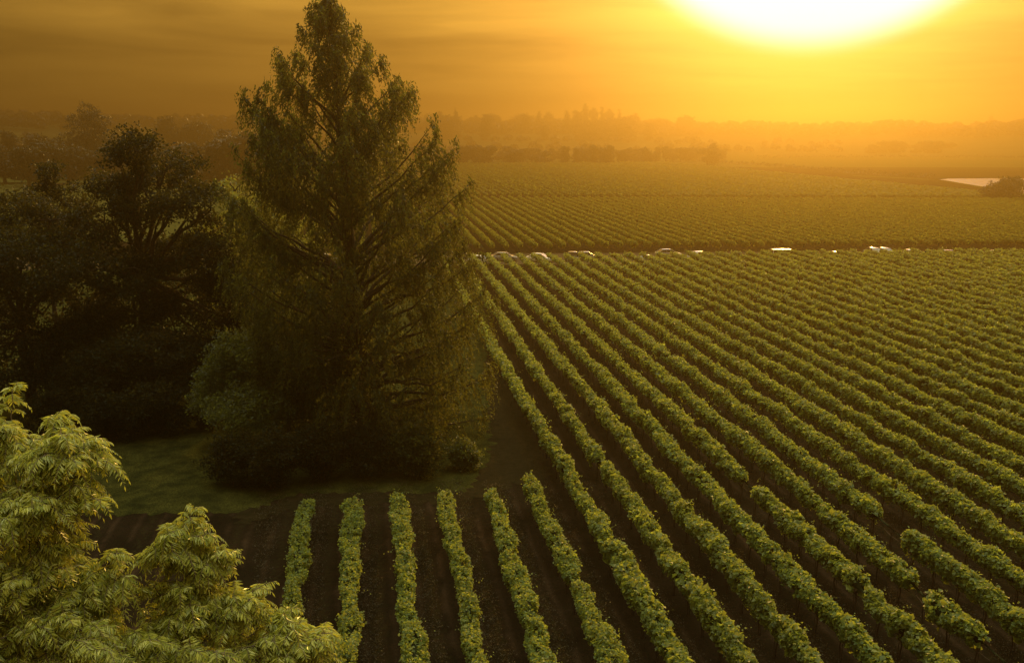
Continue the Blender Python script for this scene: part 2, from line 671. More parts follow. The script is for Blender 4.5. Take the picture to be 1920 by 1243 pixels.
def r_at_line(s, l0, l1):
    """r where row s meets the ground line through photo points l0, l1"""
    a, b = gp(*l0), gp(*l1)
    ar, as_ = a.x * RD[0] + a.y * RD[1], a.x * PD[0] + a.y * PD[1]
    br, bs = b.x * RD[0] + b.y * RD[1], b.x * PD[0] + b.y * PD[1]
    t = (s - as_) / (bs - as_)
    return ar + t * (br - ar)


def visible_span(s, r0, r1, margin=70):
    r = np.arange(r0, r1, 0.5)
    if len(r) < 2:
        return None
    xy = row_xy(s, r)
    x, y, zc = project(np.concatenate([xy, np.full((len(r), 1), 1.4)], 1))
    ok = (zc > 5) & (x > -margin) & (x < 1920 + margin) & (y < 1243 + margin + 40)
    if not ok.any():
        return None
    return r[ok].min(), r[ok].max() + 0.5


def canopy(s, r0, r1, seed, dens, lsize, gaps=(), hull_step=0.6, hull=0.60, shoots=1.0, hmat=1, rag=1.0, wide=1.0):
    """leaf wall of one vine row between r0 and r1. dens(zc) leaves per metre, lsize(zc) half length"""
    rng = np.random.default_rng(seed)
    L = r1 - r0
    rs = np.arange(r0, r1, 0.25)
    zc_s = project(np.concatenate([row_xy(s, rs), np.full((len(rs), 1), 1.4)], 1))[2]
    cnt = rng.poisson(dens(zc_s) * 0.25)
    rr = np.repeat(rs, cnt) + rng.uniform(0, 0.25, cnt.sum())
    n = len(rr)
    grid = np.arange(r0 - 1, r1 + 1, 0.2)
    gw = wide * (1 + rag * (noise1(rng, grid, 0.8, 0.26) + noise1(rng, grid, 3.2, 0.18)))
    gh = 1 + rag * (noise1(rng, grid, 0.9, 0.30) + noise1(rng, grid, 4.5, 0.14))
    gx = rag * (noise1(rng, grid, 1.6, 0.13) + noise1(rng, grid, 6.0, 0.08))
    weak = rng.uniform(r0, r1, rng.poisson(L * 0.035 * rag))

    def at(g, x):
        return np.interp(x, grid, g)

    def openness(x):
        k = np.ones_like(x)
        for c_ in weak:
            k = np.minimum(k, np.clip(np.abs(x - c_) / 0.9 + 0.30, 0, 1))
        for a, b in gaps:
            k = np.minimum(k, np.clip(np.maximum(a - x, x - b) / 0.5 + 0.15, 0, 1))
        k = np.minimum(k, np.clip(np.minimum(x - r0, r1 - x) / 0.6 + 0.45, 0, 1))
        return k
    op = openness(rr)
    keep = rng.uniform(size=n) < op * 1.2
    rr, op = rr[keep], op[keep]
    n = len(rr)
    xy = row_xy(s, rr)
    zc = project(np.concatenate([xy, np.full((n, 1), 1.4)], 1))[2]
    # leaves grow in clumps on the flanks and the crown of the wall
    per = 20
    ncl = max(n // per, 1)
    pick = rng.integers(0, ncl, n)
    crr = np.sort(rr)[np.linspace(0, n - 1, ncl).astype(int)] if n else rr
    cth = rng.uniform(-0.75, 2 * math.pi - 0.75 - 1.65, ncl)
    crh = 0.66 + 0.56 * rng.uniform(size=ncl)
    sg = np.interp(zc, [36, 60, 110, 165], [0.10, 0.11, 0.14, 0.20])
    rr = np.clip(crr[pick] + rng.normal(size=n) * sg, r0 - 0.3, r1 + 0.3)
    xy = row_xy(s, rr)
    op = openness(rr)
    th = cth[pick] + rng.normal(size=n) * sg / 0.5
    rho = crh[pick] + rng.normal(size=n) * 0.13 + 0.02
    w, h = 0.31 * at(gw, rr), 0.46 * at(gh, rr)
    cx, cz = np.cos(th), np.sin(th)
    lat = at(gx, rr) + w * rho * np.sign(cx) * np.abs(cx) ** 0.8 * (0.55 + 0.45 * op) * (1.02 + 0.34 * cz)
    z = 1.40 + h * rho * cz * (0.6 + 0.4 * op)
    c = np.concatenate([xy + PD * lat[:, None], z[:, None]], 1)
    nr = np.concatenate([PD[None] * cx[:, None] * 0.8, cz[:, None]], 1) + rng.normal(size=(n, 3)) * 1.05
    nr[:, 2] += 0.45
    nr = unit(nr)
    u, v = frame_from_normal(rng, nr)
    sz = lsize(zc) * rng.uniform(0.65, 1.25, n)
    parts = [leaf_quads(c, u * sz[:, None], v * (sz * 0.82)[:, None], 0.25) + (0, False)]
    # shoots that stick out above and beside the wall
    ns = int(L * 2.6 * shoots)
    if ns:
        sr = rng.uniform(r0, r1, ns)
        sr = sr[rng.uniform(size=ns) < openness(sr) + 0.1]
        ns = len(sr)
        sxy = row_xy(s, sr)
        szc = project(np.concatenate([sxy, np.full((ns, 1), 1.4)], 1))[2]
        d = rng.normal(size=(ns, 3)) * np.array([0.7, 0.7, 0.35]) + np.array([0, 0, 0.8])
        d = unit(d)
        ln = rng.uniform(0.25, 0.75, ns)
        C, U, Vv = [], [], []
        for k in range(6):
            t = (k + 0.6) / 6
            p = np.concatenate([sxy + PD * at(gx, sr)[:, None] + PD * (d[:, :1] * 0.3), (1.40 + 0.40 * at(gh, sr))[:, None]], 1)
            p = p + d * (ln * t)[:, None]
            p[:, 2] -= 0.35 * (ln * t) ** 2
            p += rng.normal(size=p.shape) * 0.05
            nr = unit(rng.normal(size=p.shape) + np.array([0, 0, 0.9]))
            u, v = frame_from_normal(rng, nr)
            q = np.minimum(lsize(szc), 0.13) * rng.uniform(0.5, 1.0, ns) * (1.1 - 0.5 * t)
            C.append(p)
            U.append(u * q[:, None])
            Vv.append(v * (q * 0.8)[:, None])
        parts.append(leaf_quads(np.concatenate(C), np.concatenate(U), np.concatenate(Vv), 0.25) + (0, False))
    # added core hull that blocks light; near rows colour it dark as inner shade
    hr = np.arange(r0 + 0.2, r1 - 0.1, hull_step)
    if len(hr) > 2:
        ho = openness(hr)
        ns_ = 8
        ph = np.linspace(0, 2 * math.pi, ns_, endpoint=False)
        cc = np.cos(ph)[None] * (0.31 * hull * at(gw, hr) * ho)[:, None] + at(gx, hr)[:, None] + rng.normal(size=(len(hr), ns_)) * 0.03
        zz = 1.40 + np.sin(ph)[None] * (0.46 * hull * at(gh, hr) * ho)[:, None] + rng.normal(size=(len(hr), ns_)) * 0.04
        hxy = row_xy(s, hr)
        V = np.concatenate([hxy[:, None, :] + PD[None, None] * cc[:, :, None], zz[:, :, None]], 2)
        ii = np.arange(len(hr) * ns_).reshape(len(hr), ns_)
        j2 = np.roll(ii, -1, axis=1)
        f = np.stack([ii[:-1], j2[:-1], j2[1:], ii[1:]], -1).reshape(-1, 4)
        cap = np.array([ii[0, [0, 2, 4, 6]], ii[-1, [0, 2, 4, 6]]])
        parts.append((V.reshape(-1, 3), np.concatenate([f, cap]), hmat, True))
    return mesh_np('canopy', parts)


def make_trunk_mesh():
    rng = np.random.default_rng(3)
    pts = [(0, 0, -0.02), (0.02, 0.01, 0.3), (-0.02, 0.02, 0.6), (0.01, -0.01, 0.95), (0.0, 0.0, 1.1)]
    a = tube(pts, [0.05, 0.04, 0.036, 0.04, 0.05], 6)
    b = tube([(0.10, 0.0, -0.02), (0.10, 0, 0.9), (0.10, 0.0, 1.62)], [0.016, 0.016, 0.016], 4)
    cordon = tube([(-0.02, -0.75, 1.0), (0, -0.3, 0.96), (0, 0.0, 0.93), (0, 0.3, 0.96), (0.02, 0.75, 1.0)], [0.018, 0.026, 0.03, 0.026, 0.018], 5)
    me = mesh_np('trunk', [a + (0, True), b + (0, True), cordon + (0, True)])
    me.materials.append(MSTAKE)
    return me


TRUNK = make_trunk_mesh()


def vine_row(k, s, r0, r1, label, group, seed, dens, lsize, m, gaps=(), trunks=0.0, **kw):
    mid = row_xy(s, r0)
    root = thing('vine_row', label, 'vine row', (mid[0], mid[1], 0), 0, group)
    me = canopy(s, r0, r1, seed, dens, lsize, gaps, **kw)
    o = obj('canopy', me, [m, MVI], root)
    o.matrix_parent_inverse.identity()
    o.location = (-mid[0], -mid[1], 0)
    if trunks:
        rng = random.Random(seed)
        r = r0 + 0.3
        n = 0
        while r < r1 and n < 95:
            p = row_xy(s, r)
            x, y, zc = project(np.array([p[0], p[1], 0.5]))
            if zc < trunks and -40 < x < 1980 and y < 1300:
                t = bpy.data.objects.new('trunk', TRUNK)
                COL.objects.link(t)
                t.parent = root
                t.location = (p[0] - mid[0] + rng.uniform(-.04, .04), p[1] - mid[1], 0)
                t.rotation_euler = (0, 0, ALPHA + rng.choice([0, math.pi]) + rng.uniform(-.1, .1))
                n += 1
            r += 1.83 + rng.uniform(-.08, .08)
    return root


def dens_near(z):
    return np.interp(z, [36, 60, 80, 110, 165], [760, 520, 330, 190, 110])


def size_near(z):
    return np.interp(z, [36, 60, 80, 110, 165], [0.070, 0.082, 0.105, 0.13, 0.17])


def rk(k, py):
    """distance along row k at photo height py (at canopy height)"""
    x = 685 + 0.1227 * (py - 240) * k
    p = gp(x, py, 1.4)
    return p.x * RD[0] + p.y * RD[1]


NEAR_FAR = ((900, 496.5), (1920, 486))
GAPS = {8.46: [(rk(8.46, 926), rk(8.46, 902)), (rk(8.46, 1122), rk(8.46, 1106))],
        9.46: [(rk(9.46, 1130), rk(9.46, 1098)), (rk(9.46, 1330), rk(9.46, 1205))],
        10.46: [(rk(10.46, 1012), rk(10.46, 968))],
        5.46: [(rk(5.46, 873), rk(5.46, 868))],
        3.46: [(rk(3.46, 1100), rk(3.46, 1092))]}

short_end = {-1.54: 948, -0.54: 945, 0.46: 940, 1.46: 932, 2.46: 930, 3.46: 908}
PLACE = ['leftmost', 'second', 'third', 'fourth', 'fifth', 'sixth']
for i, (k, py) in enumerate(short_end.items()):
    s = k * SPC
    r1 = rk(k, py)
    sp = visible_span(s, 25, r1)
    what = ('dim vine row ending at the shaded hedge, %s of the six short rows' if i < 2 else
            'leafy vine row ending near the hedge, %s of six short rows counted from left') % PLACE[i]
    vine_row(k, s, sp[0], r1, what, 'short vine rows below the hedge', 100 + i, dens_near, size_near, MV,
             GAPS.get(k, ()), trunks=95)

kk = [n + 0.46 for n in range(4, 45)]
nb = 0
for k in kk:
    s = k * SPC
    r1 = r_at_line(s, *NEAR_FAR)
    sp = visible_span(s, 25, r1)
    if sp is None or sp[1] - sp[0] < 3:
        continue
    if k < 10:
        nb += 1
        lab = '%s long vine row right of the conifer, running off the bottom picture edge' % ordinal(nb)
        if k == 9.46:
            lab = 'broken vine row with wide gaps and a ragged free end near bottom right corner'
        elif k == 8.46:
            lab = 'long vine row with two narrow gaps, left of the row with a ragged free end'
    else:
        nr = int(round(k - 9.46))
        lab = 'long vine row meeting the right picture edge, %s up from the bottom right corner' % ordinal(nr)
    vine_row(k, s, sp[0], r1, lab, 'long vine rows on this side of the parked cars', 200 + int(k), dens_near, size_near, MV,
             GAPS.get(k, ()), trunks=95)

# the block beyond the track, then the hazy block behind the second headland
MID0, MID1 = ((900, 477), (1920, 470)), ((900, 380), (1920, 383))
i = 0
for n in range(-14, 78):
    k = n + 0.46
    s = k * SPC
    r0, r1 = r_at_line(s, *MID0), r_at_line(s, *MID1)
    sp = visible_span(s, r0, r1, 40)
    if sp is None or sp[1] - sp[0] < 4:
        continue
    if n < 8:
        lab = 'vine row glimpsed through the conifer, beyond the parked cars'
    else:
        i += 1
        lab = '%s vine row from the conifer, just beyond the parked cars' % ordinal(i)
    vine_row(k, s, sp[0], sp[1], lab, 'vine rows just beyond the parked cars' if n >= 8 else 'vine rows seen through the conifer', 400 + n,
             lambda z: np.interp(z, [165, 270], [120, 75]), lambda z: np.interp(z, [165, 270], [0.18, 0.25]), MVF,
             hull_step=0.9, hull=0.62, shoots=0.2, hmat=1, rag=0.35, wide=0.86)
FAR0, FAR1 = ((900, 375.5), (1920, 378.5)), ((860, 311), (1250, 309))
i = 0
for n in range(-20, 118):
    k = n + 0.46
    s = k * SPC
    r0, r1 = r_at_line(s, *FAR0), r_at_line(s, *FAR1)
    # the field narrows towards the pond on the right
    if k > 40:
        r1 = min(r1, r_at_line(s, (1280, 312), (1900, 374)))
    sp = visible_span(s, r0, r1, 30)
    if sp is None or sp[1] - sp[0] < 5:
        continue
    vine_row(k, s, sp[0], sp[1], 'hazy vine row in the farthest block, behind the thin dark headland line',
             'hazy vine rows of the farthest block', 600 + n,
             lambda z: np.interp(z, [270, 540], [9, 5]), lambda z: np.interp(z, [270, 540], [0.36, 0.5]), MVF,
             hull_step=1.6, hull=0.95, shoots=0.0, hmat=0, rag=0.35, wide=0.9)


# ------------------------------------------------------------------ trees
def curve_pts(a, b, sag=0.0, n=6, jit=0.0, rng=None):
    a, b = np.asarray(a, float), np.asarray(b, float)
    t = np.linspace(0, 1, n)[:, None]
    p = a + (b - a) * t
    p[:, 2] += (sag * 4 * t * (1 - t))[:, 0]
    if jit and rng is not None:
        j = rng.normal(size=(n, 3)) * jit
        j[0] = j[-1] = 0
        p += j
    return p


def clump_leaves(rng, centres, per, spread, size, flat=0.7, up=0.5, aspect=0.6):
    n = len(centres) * per
    c = np.repeat(centres, per, axis=0) + rng.normal(size=(n, 3)) * np.array([spread, spread, spread * flat])
    nr = unit(rng.normal(size=(n, 3)) + np.array([0, 0, up]))
    u, v = frame_from_normal(rng, nr)
    s = size * rng.uniform(0.6, 1.3, n)
    return leaf_quads(c, u * s[:, None], v * (s * aspect)[:, None], 0.25)


def lobe_points(rng, lobes, n, shell=0.55, gap=0.30):
    """points through a set of ellipsoid lobes, thinned by a 3D lattice of random gaps"""
    vol = np.array([np.prod(l[1]) ** 0.75 for l in lobes])
    pick = rng.choice(len(lobes), n, p=vol / vol.sum())
    d = rand_dirs(rng, n)
    r = (shell + (1 - shell) * rng.uniform(size=n)) ** 0.9
    r *= 1 + rng.normal(size=n) * 0.07
    C = np.array([l[0] for l in lobes])[pick]
    Rr = np.array([l[1] for l in lobes])[pick]
    p = C + d * Rr * r[:, None]
    q = np.floor(p / (0.9 * Rr.mean() ** 0.5)).astype(int)
    hsh = np.abs(np.sin(q[:, 0] * 12.99 + q[:, 1] * 78.23 + q[:, 2] * 37.72) * 43758.5) % 1
    return p[hsh > gap]


def broadleaf(name, label, cat, base, lobes, m, seed, clumps=500, per=40, spread=0.4, size=0.14, trunk_r=0.3, fork=0.35,
              bark=None, group=None, shell=0.55, gap=0.3, stems=1, flat=0.7, low=None):
    """lobes: (centre, radii) relative to the base"""
    rng = np.random.default_rng(seed)
    root = thing(name, label, cat, base, 0, group)
    top = max(l[0][2] for l in lobes)
    parts = []
    fz = top * fork
    for st in range(stems):
        ang = 2 * math.pi * st / max(stems, 1) + 0.4
        lean = 0.0 if stems == 1 else 0.35
        b0 = np.array([math.cos(ang) * 0.15 * (stems > 1), math.sin(ang) * 0.15 * (stems > 1), -0.1])
        f0 = np.array([math.cos(ang) * lean * fz, math.sin(ang) * lean * fz, fz])
        rr = trunk_r / math.sqrt(stems)
        parts.append(tube(curve_pts(b0, f0, 0, 6, rr * 0.25, rng), np.linspace(rr * 1.25, rr * 0.8, 6), 8) + (0, True))
        mine = [l for q, l in enumerate(lobes) if q % stems == st]
        for l in mine:
            c = np.array(l[0], float)
            pth = curve_pts(f0, c, 0.06 * np.linalg.norm(c - f0), 6, 0.12, rng)
            parts.append(tube(pth, np.linspace(rr * 0.55, rr * 0.12, 6), 6) + (0, True))
            for q in range(7):
                dd = rand_dirs(rng, 1)[0]
                dd[2] = abs(dd[2]) * 0.6
                e = c + dd * np.array(l[1]) * 0.85
                st_ = pth[rng.integers(2, 6)]
                parts.append(tube(curve_pts(st_, e, 0.1, 5, 0.08, rng), np.linspace(rr * 0.2, rr * 0.04, 5), 4) + (0, True))
    obj('trunk', mesh_np('trunk', parts), bark or MBARK, root)
    pts = lobe_points(rng, lobes, clumps, shell, gap)
    if low is not None:
        pts = pts[pts[:, 2] > low]
    lv = clump_leaves(rng, pts, per, spread, size, flat)
    obj('crown', mesh_np('crown', [lv + (0, False)]), m, root)
    return root


def lobes_px(base, Y, items, seed=0, depth=1.0):
    """items: (px, py, rx_px, ry_px) of crown masses at forward distance Y -> lobes relative to base"""
    rng = random.Random(seed)
    out = []
    k = Y / CP / F
    for it in items:
        px, py, rx, ry = it[:4]
        dy = it[4] if len(it) > 4 else rng.uniform(-1, 1) * rx * k * 0.8 * depth
        p = dp(px, py, Y + dy)
        out.append(((p.x - base.x, p.y - base.y, p.z - base.z), (rx * k, rx * k * depth, ry * k)))
    return out


# --- the tall conifer with hanging sprays
def big_conifer():
    rng = np.random.default_rng(42)
    base = gp(682, 815)
    Y = base.y
    root = thing('conifer_tree', 'tall conifer with ascending limbs and hanging feathery sprays, rising above the horizon', 'tree', base)
    Ht = 30.0
    zt = np.array([0, 5, 10, 15, 20, 25, 30])
    tx = np.interp(zt, [0, 11.5, 20, 30], [0, -0.4, -0.75, -1.3])
    trunk_pts = np.stack([tx, 0.15 * np.sin(zt * 0.3), zt], 1)

    def axis(z):
        return np.array([np.interp(z, zt, tx), 0.15 * math.sin(z * 0.3), z])
    parts = [tube(trunk_pts, [0.80, 0.62, 0.50, 0.38, 0.25, 0.13, 0.03], 10) + (0, True)]
    Z = [0.8, 2.2, 6, 11.4, 15, 18.7, 22.3, 24.8, 27.2, 29.4, 30.2]
    RR = [7.6, 9.0, 9.7, 9.4, 8.7, 8.2, 6.9, 4.7, 2.6, 1.1, 0.3]
    RL = [6.6, 7.8, 8.8, 9.2, 9.2, 9.2, 7.6, 5.0, 2.6, 1.1, 0.3]
    C, U, V = [], [], []

    def spray(p, d, ln, wid):
        """a hanging strand of flat needle sprays from p"""
        n = max(4, int(ln / 0.085))
        t = (np.arange(n) + rng.uniform(0.2, 0.8, n)) / n
        pos = p + np.outer(t * ln * 0.35, d)
        pos[:, 2] -= ln * t ** 1.15
        pos += rng.normal(size=(n, 3)) * wid
        dirv = unit(rng.normal(size=(n, 3)) * 0.55 + d * 0.35 + np.array([0, 0, -0.9]))
        side = unit(np.cross(dirv, rng.normal(size=(n, 3))))
        l = rng.uniform(0.10, 0.19, n) * (1.1 - 0.4 * t)
        C.append(pos)
        U.append(dirv * l[:, None])
        V.append(side * (l * rng.uniform(0.24, 0.40, n))[:, None])

    nb = 190
    for i in range(nb):
        f = (i + 0.5) / nb
        ztip = 1.6 + 28.2 * f ** 1.02 + rng.uniform(-0.5, 0.5)
        az = i * 2.39996 + rng.uniform(-0.25, 0.25)
        cx = math.cos(az)
        Rm = np.interp(ztip, Z, RR) if cx > 0 else np.interp(ztip, Z, RL)
        Rm = Rm * (0.52 + 0.53 * rng.uniform() ** 0.6)
        el = R_(np.interp(ztip, [0, 6, 12, 20, 30], [6, 20, 34, 42, 58])) + rng.uniform(-.12, .12)
        zb = max(0.9, ztip - Rm * math.tan(el))
        a = axis(zb)
        tipax = axis(ztip)
        tip = np.array([tipax[0] + Rm * cx, Rm * math.sin(az), ztip])
        n = 9
        t = np.linspace(0, 1, n)
        p = a + (tip - a) * t[:, None]
        p[:, 2] += -0.05 * Rm * np.sin(t * math.pi) + 0.05 * Rm * np.sin(t * 2 * math.pi)
        p[-1, 2] -= 0.07 * Rm
        p[-2, 2] -= 0.02 * Rm
        p[1:-1] += rng.normal(size=(n - 2, 3)) * 0.06
        r0 = 0.035 + 0.0155 * Rm
        parts.append(tube(p, np.linspace(r0, 0.012, n), 5) + (0, True))
        d = unit((tip - a)[None])[0]
        hd = unit(np.array([[d[0], d[1], 0]]))[0]
        perp = np.array([-hd[1], hd[0], 0])
        clumpy = rng.uniform(0.6, 1.35)
        ns = int((7 + Rm * np.interp(ztip, [4, 14, 22], [4.0, 5.2, 12.5])) * clumpy)
        # sprays hang in separate curtains along the limb, mostly on its outer half
        m = int(3 + Rm * 0.6)
        tc = np.concatenate([rng.uniform(0.45, 0.95, m), [0.97, 0.9]])
        lc = np.concatenate([rng.normal(size=m) * (0.13 * Rm + 0.15), [0, 0.1]])
        for q in range(ns):
            w_ = rng.integers(0, m + 2)
            tt = min(1.0, max(0.08, tc[w_] + rng.normal() * 0.035))
            if rng.uniform() < 0.06:
                tt = rng.uniform(0.1, 1)
            b = np.array([np.interp(tt, t, p[:, j]) for j in range(3)])
            lat = lc[w_] * (1.35 - tt) * 1.4 + rng.normal() * 0.22
            sp_ = b + perp * lat + np.array([0, 0, abs(rng.normal()) * 0.14 - 0.12 * abs(lat)])
            ln = rng.uniform(0.5, 2.0) * (0.7 + 0.07 * Rm)
            spray(sp_, unit((hd * 0.5 + perp * np.sign(lat) * 0.35)[None])[0], ln, 0.06)
        # dense tuft at the tip
        for q in range(int(4 + Rm * 0.6)):
            spray(tip + rng.normal(size=3) * 0.16, hd, rng.uniform(0.5, 1.2), 0.08)
    # foliage close to the leader
    for q in range(800):
        z = 30.1 - 13 * rng.uniform() ** 1.3
        a = axis(min(z, 30))
        rad = abs(rng.normal()) * np.interp(z, [16, 24, 30], [1.3, 0.8, 0.16])
        az = rng.uniform(0, 2 * math.pi)
        dd = np.array([math.cos(az), math.sin(az), 0])
        spray(a + dd * rad, dd, rng.uniform(0.5, 1.2), 0.08)
    C, U, V = np.concatenate(C), np.concatenate(U), np.concatenate(V)
    obj('trunk', mesh_np('trunk', parts), MBARK, root)
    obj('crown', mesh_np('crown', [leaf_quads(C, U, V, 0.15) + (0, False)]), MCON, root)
    print('conifer leaves', len(C))


big_conifer()


# --- the pinnate-leaved tree at the bottom left
def locust_tree():
    rng = np.random.default_rng(7)
    D = 11.5
    base = Vector((dp(120, 1000, D).x - 0.6, D + 0.8, 0))
    root = thing('locust_tree', 'bright yellow-green tree with drooping feathered leaves filling the bottom left corner', 'tree', base)
    k = D / F
    # (px, py, rx, ry, dY) crown masses
    L = [(20, 830, 95, 105, 0), (110, 850, 95, 75, -.3), (60, 960, 125, 100, -.6), (0, 1100, 150, 120, -.8), (95, 1045, 80, 85, -.5),
         (140, 1130, 85, 75, -.5), (185, 1085, 55, 55, -.4), (90, 1200, 170, 110, -1.0), (335, 1020, 72, 75, .1), (385, 1060, 62, 62, .2), (340, 1125, 80, 72, 0),
         (430, 1150, 90, 62, .1), (300, 1220, 170, 80, -.5), (520, 1200, 105, 58, .1), (570, 1200, 62, 50, .3), (470, 1260, 150, 70, -.2)]
    lob = []
    for px, py, rx, ry, dy in L:
        p = dp(px, py, D + dy)
        c0, r0 = np.array([p.x - base.x, p.y - base.y, p.z]), np.array([rx * k, rx * k * 0.8, ry * k])
        lob.append((c0, r0))
    parts = []
    parts.append(tube(curve_pts((0, 0, -0.1), (0.1, -0.1, 10.5), 0, 9, 0.06, rng), np.linspace(0.26, 0.15, 9), 9) + (0, True))
    fk = np.array([0.1, -0.1, 10.5])
    C, U, V = [], [], []

    def compound(p, d, ln):
        n = 10
        perp = unit(np.cross(d, [0, 0, 1.0])[None])[0]
        droop = rng.uniform(0.45, 1.25)
        roll = rng.normal() * 0.25
        pts = []
        for i in range(n + 1):
            t = i / n
            pts.append(p + d * ln * t + np.array([0, 0, -droop * ln * t * t]))
        pts = np.array(pts)
        parts.append(tube(pts[::2], np.linspace(0.005, 0.002, len(pts[::2])), 3) + (0, False))
        for i in range(1, n + 1):
            t = i / n
            tang = unit((pts[i] - pts[i - 1])[None])[0]
            for sgn in ((-1, 1) if i < n else (0,)):
                hang = np.array([0, 0, -1.0]) * rng.uniform(0.35, 0.95)
                ld = unit((perp * sgn * 1.0 + tang * 0.5 + hang + rng.normal(size=3) * 0.12)[None])[0]
                l = rng.uniform(0.038, 0.064) * (0.75 + 0.5 * math.sin(math.pi * min(t + 0.15, 1)))
                nn = unit((np.cross(ld, tang + rng.normal(size=3) * 0.25) + np.array([0, 0, 0.25]) + perp * roll)[None])[0]
                sd = unit(np.cross(nn, ld)[None])[0]
                C.append(pts[i] + ld * l)
                U.append(ld * l)
                V.append(sd * l * rng.uniform(0.20, 0.28))

    for c, r in lob:
        a = fk + rng.normal(size=3) * 0.2
        pth = curve_pts(a, c, 0.15, 6, 0.05, rng)
        parts.append(tube(pth, np.linspace(0.05, 0.012, 6), 6) + (0, True))
        nsh = int(38 * (r[0] * r[2]) ** 0.8) + 9
        for q in range(nsh):
            d = rand_dirs(rng, 1)[0]
            if d[1] > 0.6:
                d[1] *= -1
            d[2] = d[2] * 0.8 + 0.30
            d = unit(d[None])[0]
            reach = rng.uniform(0.50, 1.15)
            e = c + d * r * reach
            st_ = c + d * r * (reach - rng.uniform(0.45, 0.75)) - np.array([0, 0, 0.05])
            sh = curve_pts(st_, e, 0.06, 6, 0.02, rng)
            parts.append(tube(sh, np.linspace(0.011, 0.004, 6), 4) + (0, True))
            nl = rng.integers(8, 13)
            az0 = rng.uniform(0, 6.28)
            ax = unit((sh[-1] - sh[0])[None])[0]
            for j in range(nl):
                t = 0.25 + 0.75 * j / (nl - 1)
                p = np.array([np.interp(t * 5, range(6), sh[:, k2]) for k2 in range(3)])
                az = az0 + j * 2.4 + rng.uniform(-.3, .3)
                out_ = np.array([math.cos(az), math.sin(az), rng.uniform(0.0, 0.7)])
                dd = unit((out_ + ax * (0.2 + 0.7 * t))[None])[0]
                compound(p, dd, rng.uniform(0.16, 0.42) * (1.15 - 0.35 * t))
    C, U, V = np.array(C), np.array(U), np.array(V)
    obj('trunk', mesh_np('trunk', parts), MBARKP, root)
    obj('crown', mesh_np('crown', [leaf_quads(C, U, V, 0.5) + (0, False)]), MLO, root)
    print('locust leaflets', len(C))


locust_tree()

# --- garden trees on the left
b = gp(285, 750)
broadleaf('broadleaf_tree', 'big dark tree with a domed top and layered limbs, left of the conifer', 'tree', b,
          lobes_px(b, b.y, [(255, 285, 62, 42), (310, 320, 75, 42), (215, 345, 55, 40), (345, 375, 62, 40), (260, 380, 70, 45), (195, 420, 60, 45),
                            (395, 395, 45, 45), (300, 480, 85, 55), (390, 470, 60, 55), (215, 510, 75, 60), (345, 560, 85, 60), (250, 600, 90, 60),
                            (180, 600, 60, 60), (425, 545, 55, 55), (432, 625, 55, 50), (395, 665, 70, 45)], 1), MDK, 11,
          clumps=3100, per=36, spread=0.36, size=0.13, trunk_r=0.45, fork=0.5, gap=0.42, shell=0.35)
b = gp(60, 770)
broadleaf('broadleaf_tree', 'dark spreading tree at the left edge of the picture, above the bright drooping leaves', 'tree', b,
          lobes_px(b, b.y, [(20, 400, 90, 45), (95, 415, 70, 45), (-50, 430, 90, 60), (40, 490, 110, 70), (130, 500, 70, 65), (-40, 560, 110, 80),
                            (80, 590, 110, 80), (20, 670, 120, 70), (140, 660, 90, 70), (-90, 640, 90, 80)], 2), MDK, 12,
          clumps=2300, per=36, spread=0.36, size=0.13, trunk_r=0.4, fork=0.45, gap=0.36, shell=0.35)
b = gp(115, 700)
broadleaf('slender_tree', 'small ragged treetop poking up between the two dark trees', 'tree', b,
          lobes_px(b, b.y, [(95, 318, 24, 16), (112, 348, 32, 20), (80, 375, 45, 25), (130, 390, 40, 30), (110, 450, 55, 50)], 3), MDK, 13,
          clumps=420, per=34, spread=0.32, size=0.14, trunk_r=0.2, fork=0.5, gap=0.3)
b = gp(470, 735)
broadleaf('olive_tree', 'loose yellow-olive tree filling the gap between the dark tree and the conifer', 'tree', b,
          lobes_px(b, b.y, [(440, 360, 38, 45), (470, 420, 60, 60), (520, 470, 70, 60), (440, 500, 65, 60), (500, 550, 85, 55), (570, 560, 60, 60),
                            (420, 580, 60, 60), (540, 620, 90, 50), (460, 640, 80, 60)], 4), MOL, 14,
          clumps=1300, per=36, spread=0.36, size=0.13, trunk_r=0.3, fork=0.4, gap=0.42, shell=0.35, low=5.0)
b = gp(542, 838)
broadleaf('round_tree', 'low round-headed green tree in front of the garden trees, sunlit along its top', 'tree', b,
          lobes_px(b, b.y, [(520, 650, 75, 50), (450, 665, 62, 48), (425, 720, 62, 52), (500, 720, 90, 62), (560, 705, 55, 55), (570, 755, 40, 35),
                            (470, 765, 85, 40), (400, 750, 40, 35)], 5), MGR, 15,
          clumps=1500, per=40, spread=0.26, size=0.10, trunk_r=0.16, fork=0.35, bark=MBARKP, gap=0.12, shell=0.5)
b = gp(645, 800)
broadleaf('multistem_tree', 'dark green many-stemmed small tree just left of the conifer trunk', 'tree', b,
          lobes_px(b, b.y, [(640, 600, 50, 48), (615, 650, 48, 48), (660, 665, 48, 50), (605, 700, 42, 34), (650, 715, 50, 30)], 6), MGR, 16,
          clumps=700, per=38, spread=0.26, size=0.10, trunk_r=0.2, fork=0.5, gap=0.2, shell=0.4, stems=5, low=2.2)
b = gp(300, 780)
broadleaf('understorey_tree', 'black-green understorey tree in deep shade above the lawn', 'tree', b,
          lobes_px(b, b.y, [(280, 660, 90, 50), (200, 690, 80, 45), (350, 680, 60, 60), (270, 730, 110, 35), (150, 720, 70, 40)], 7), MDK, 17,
          clumps=1000, per=36, spread=0.3, size=0.12, trunk_r=0.2, fork=0.4, gap=0.15)


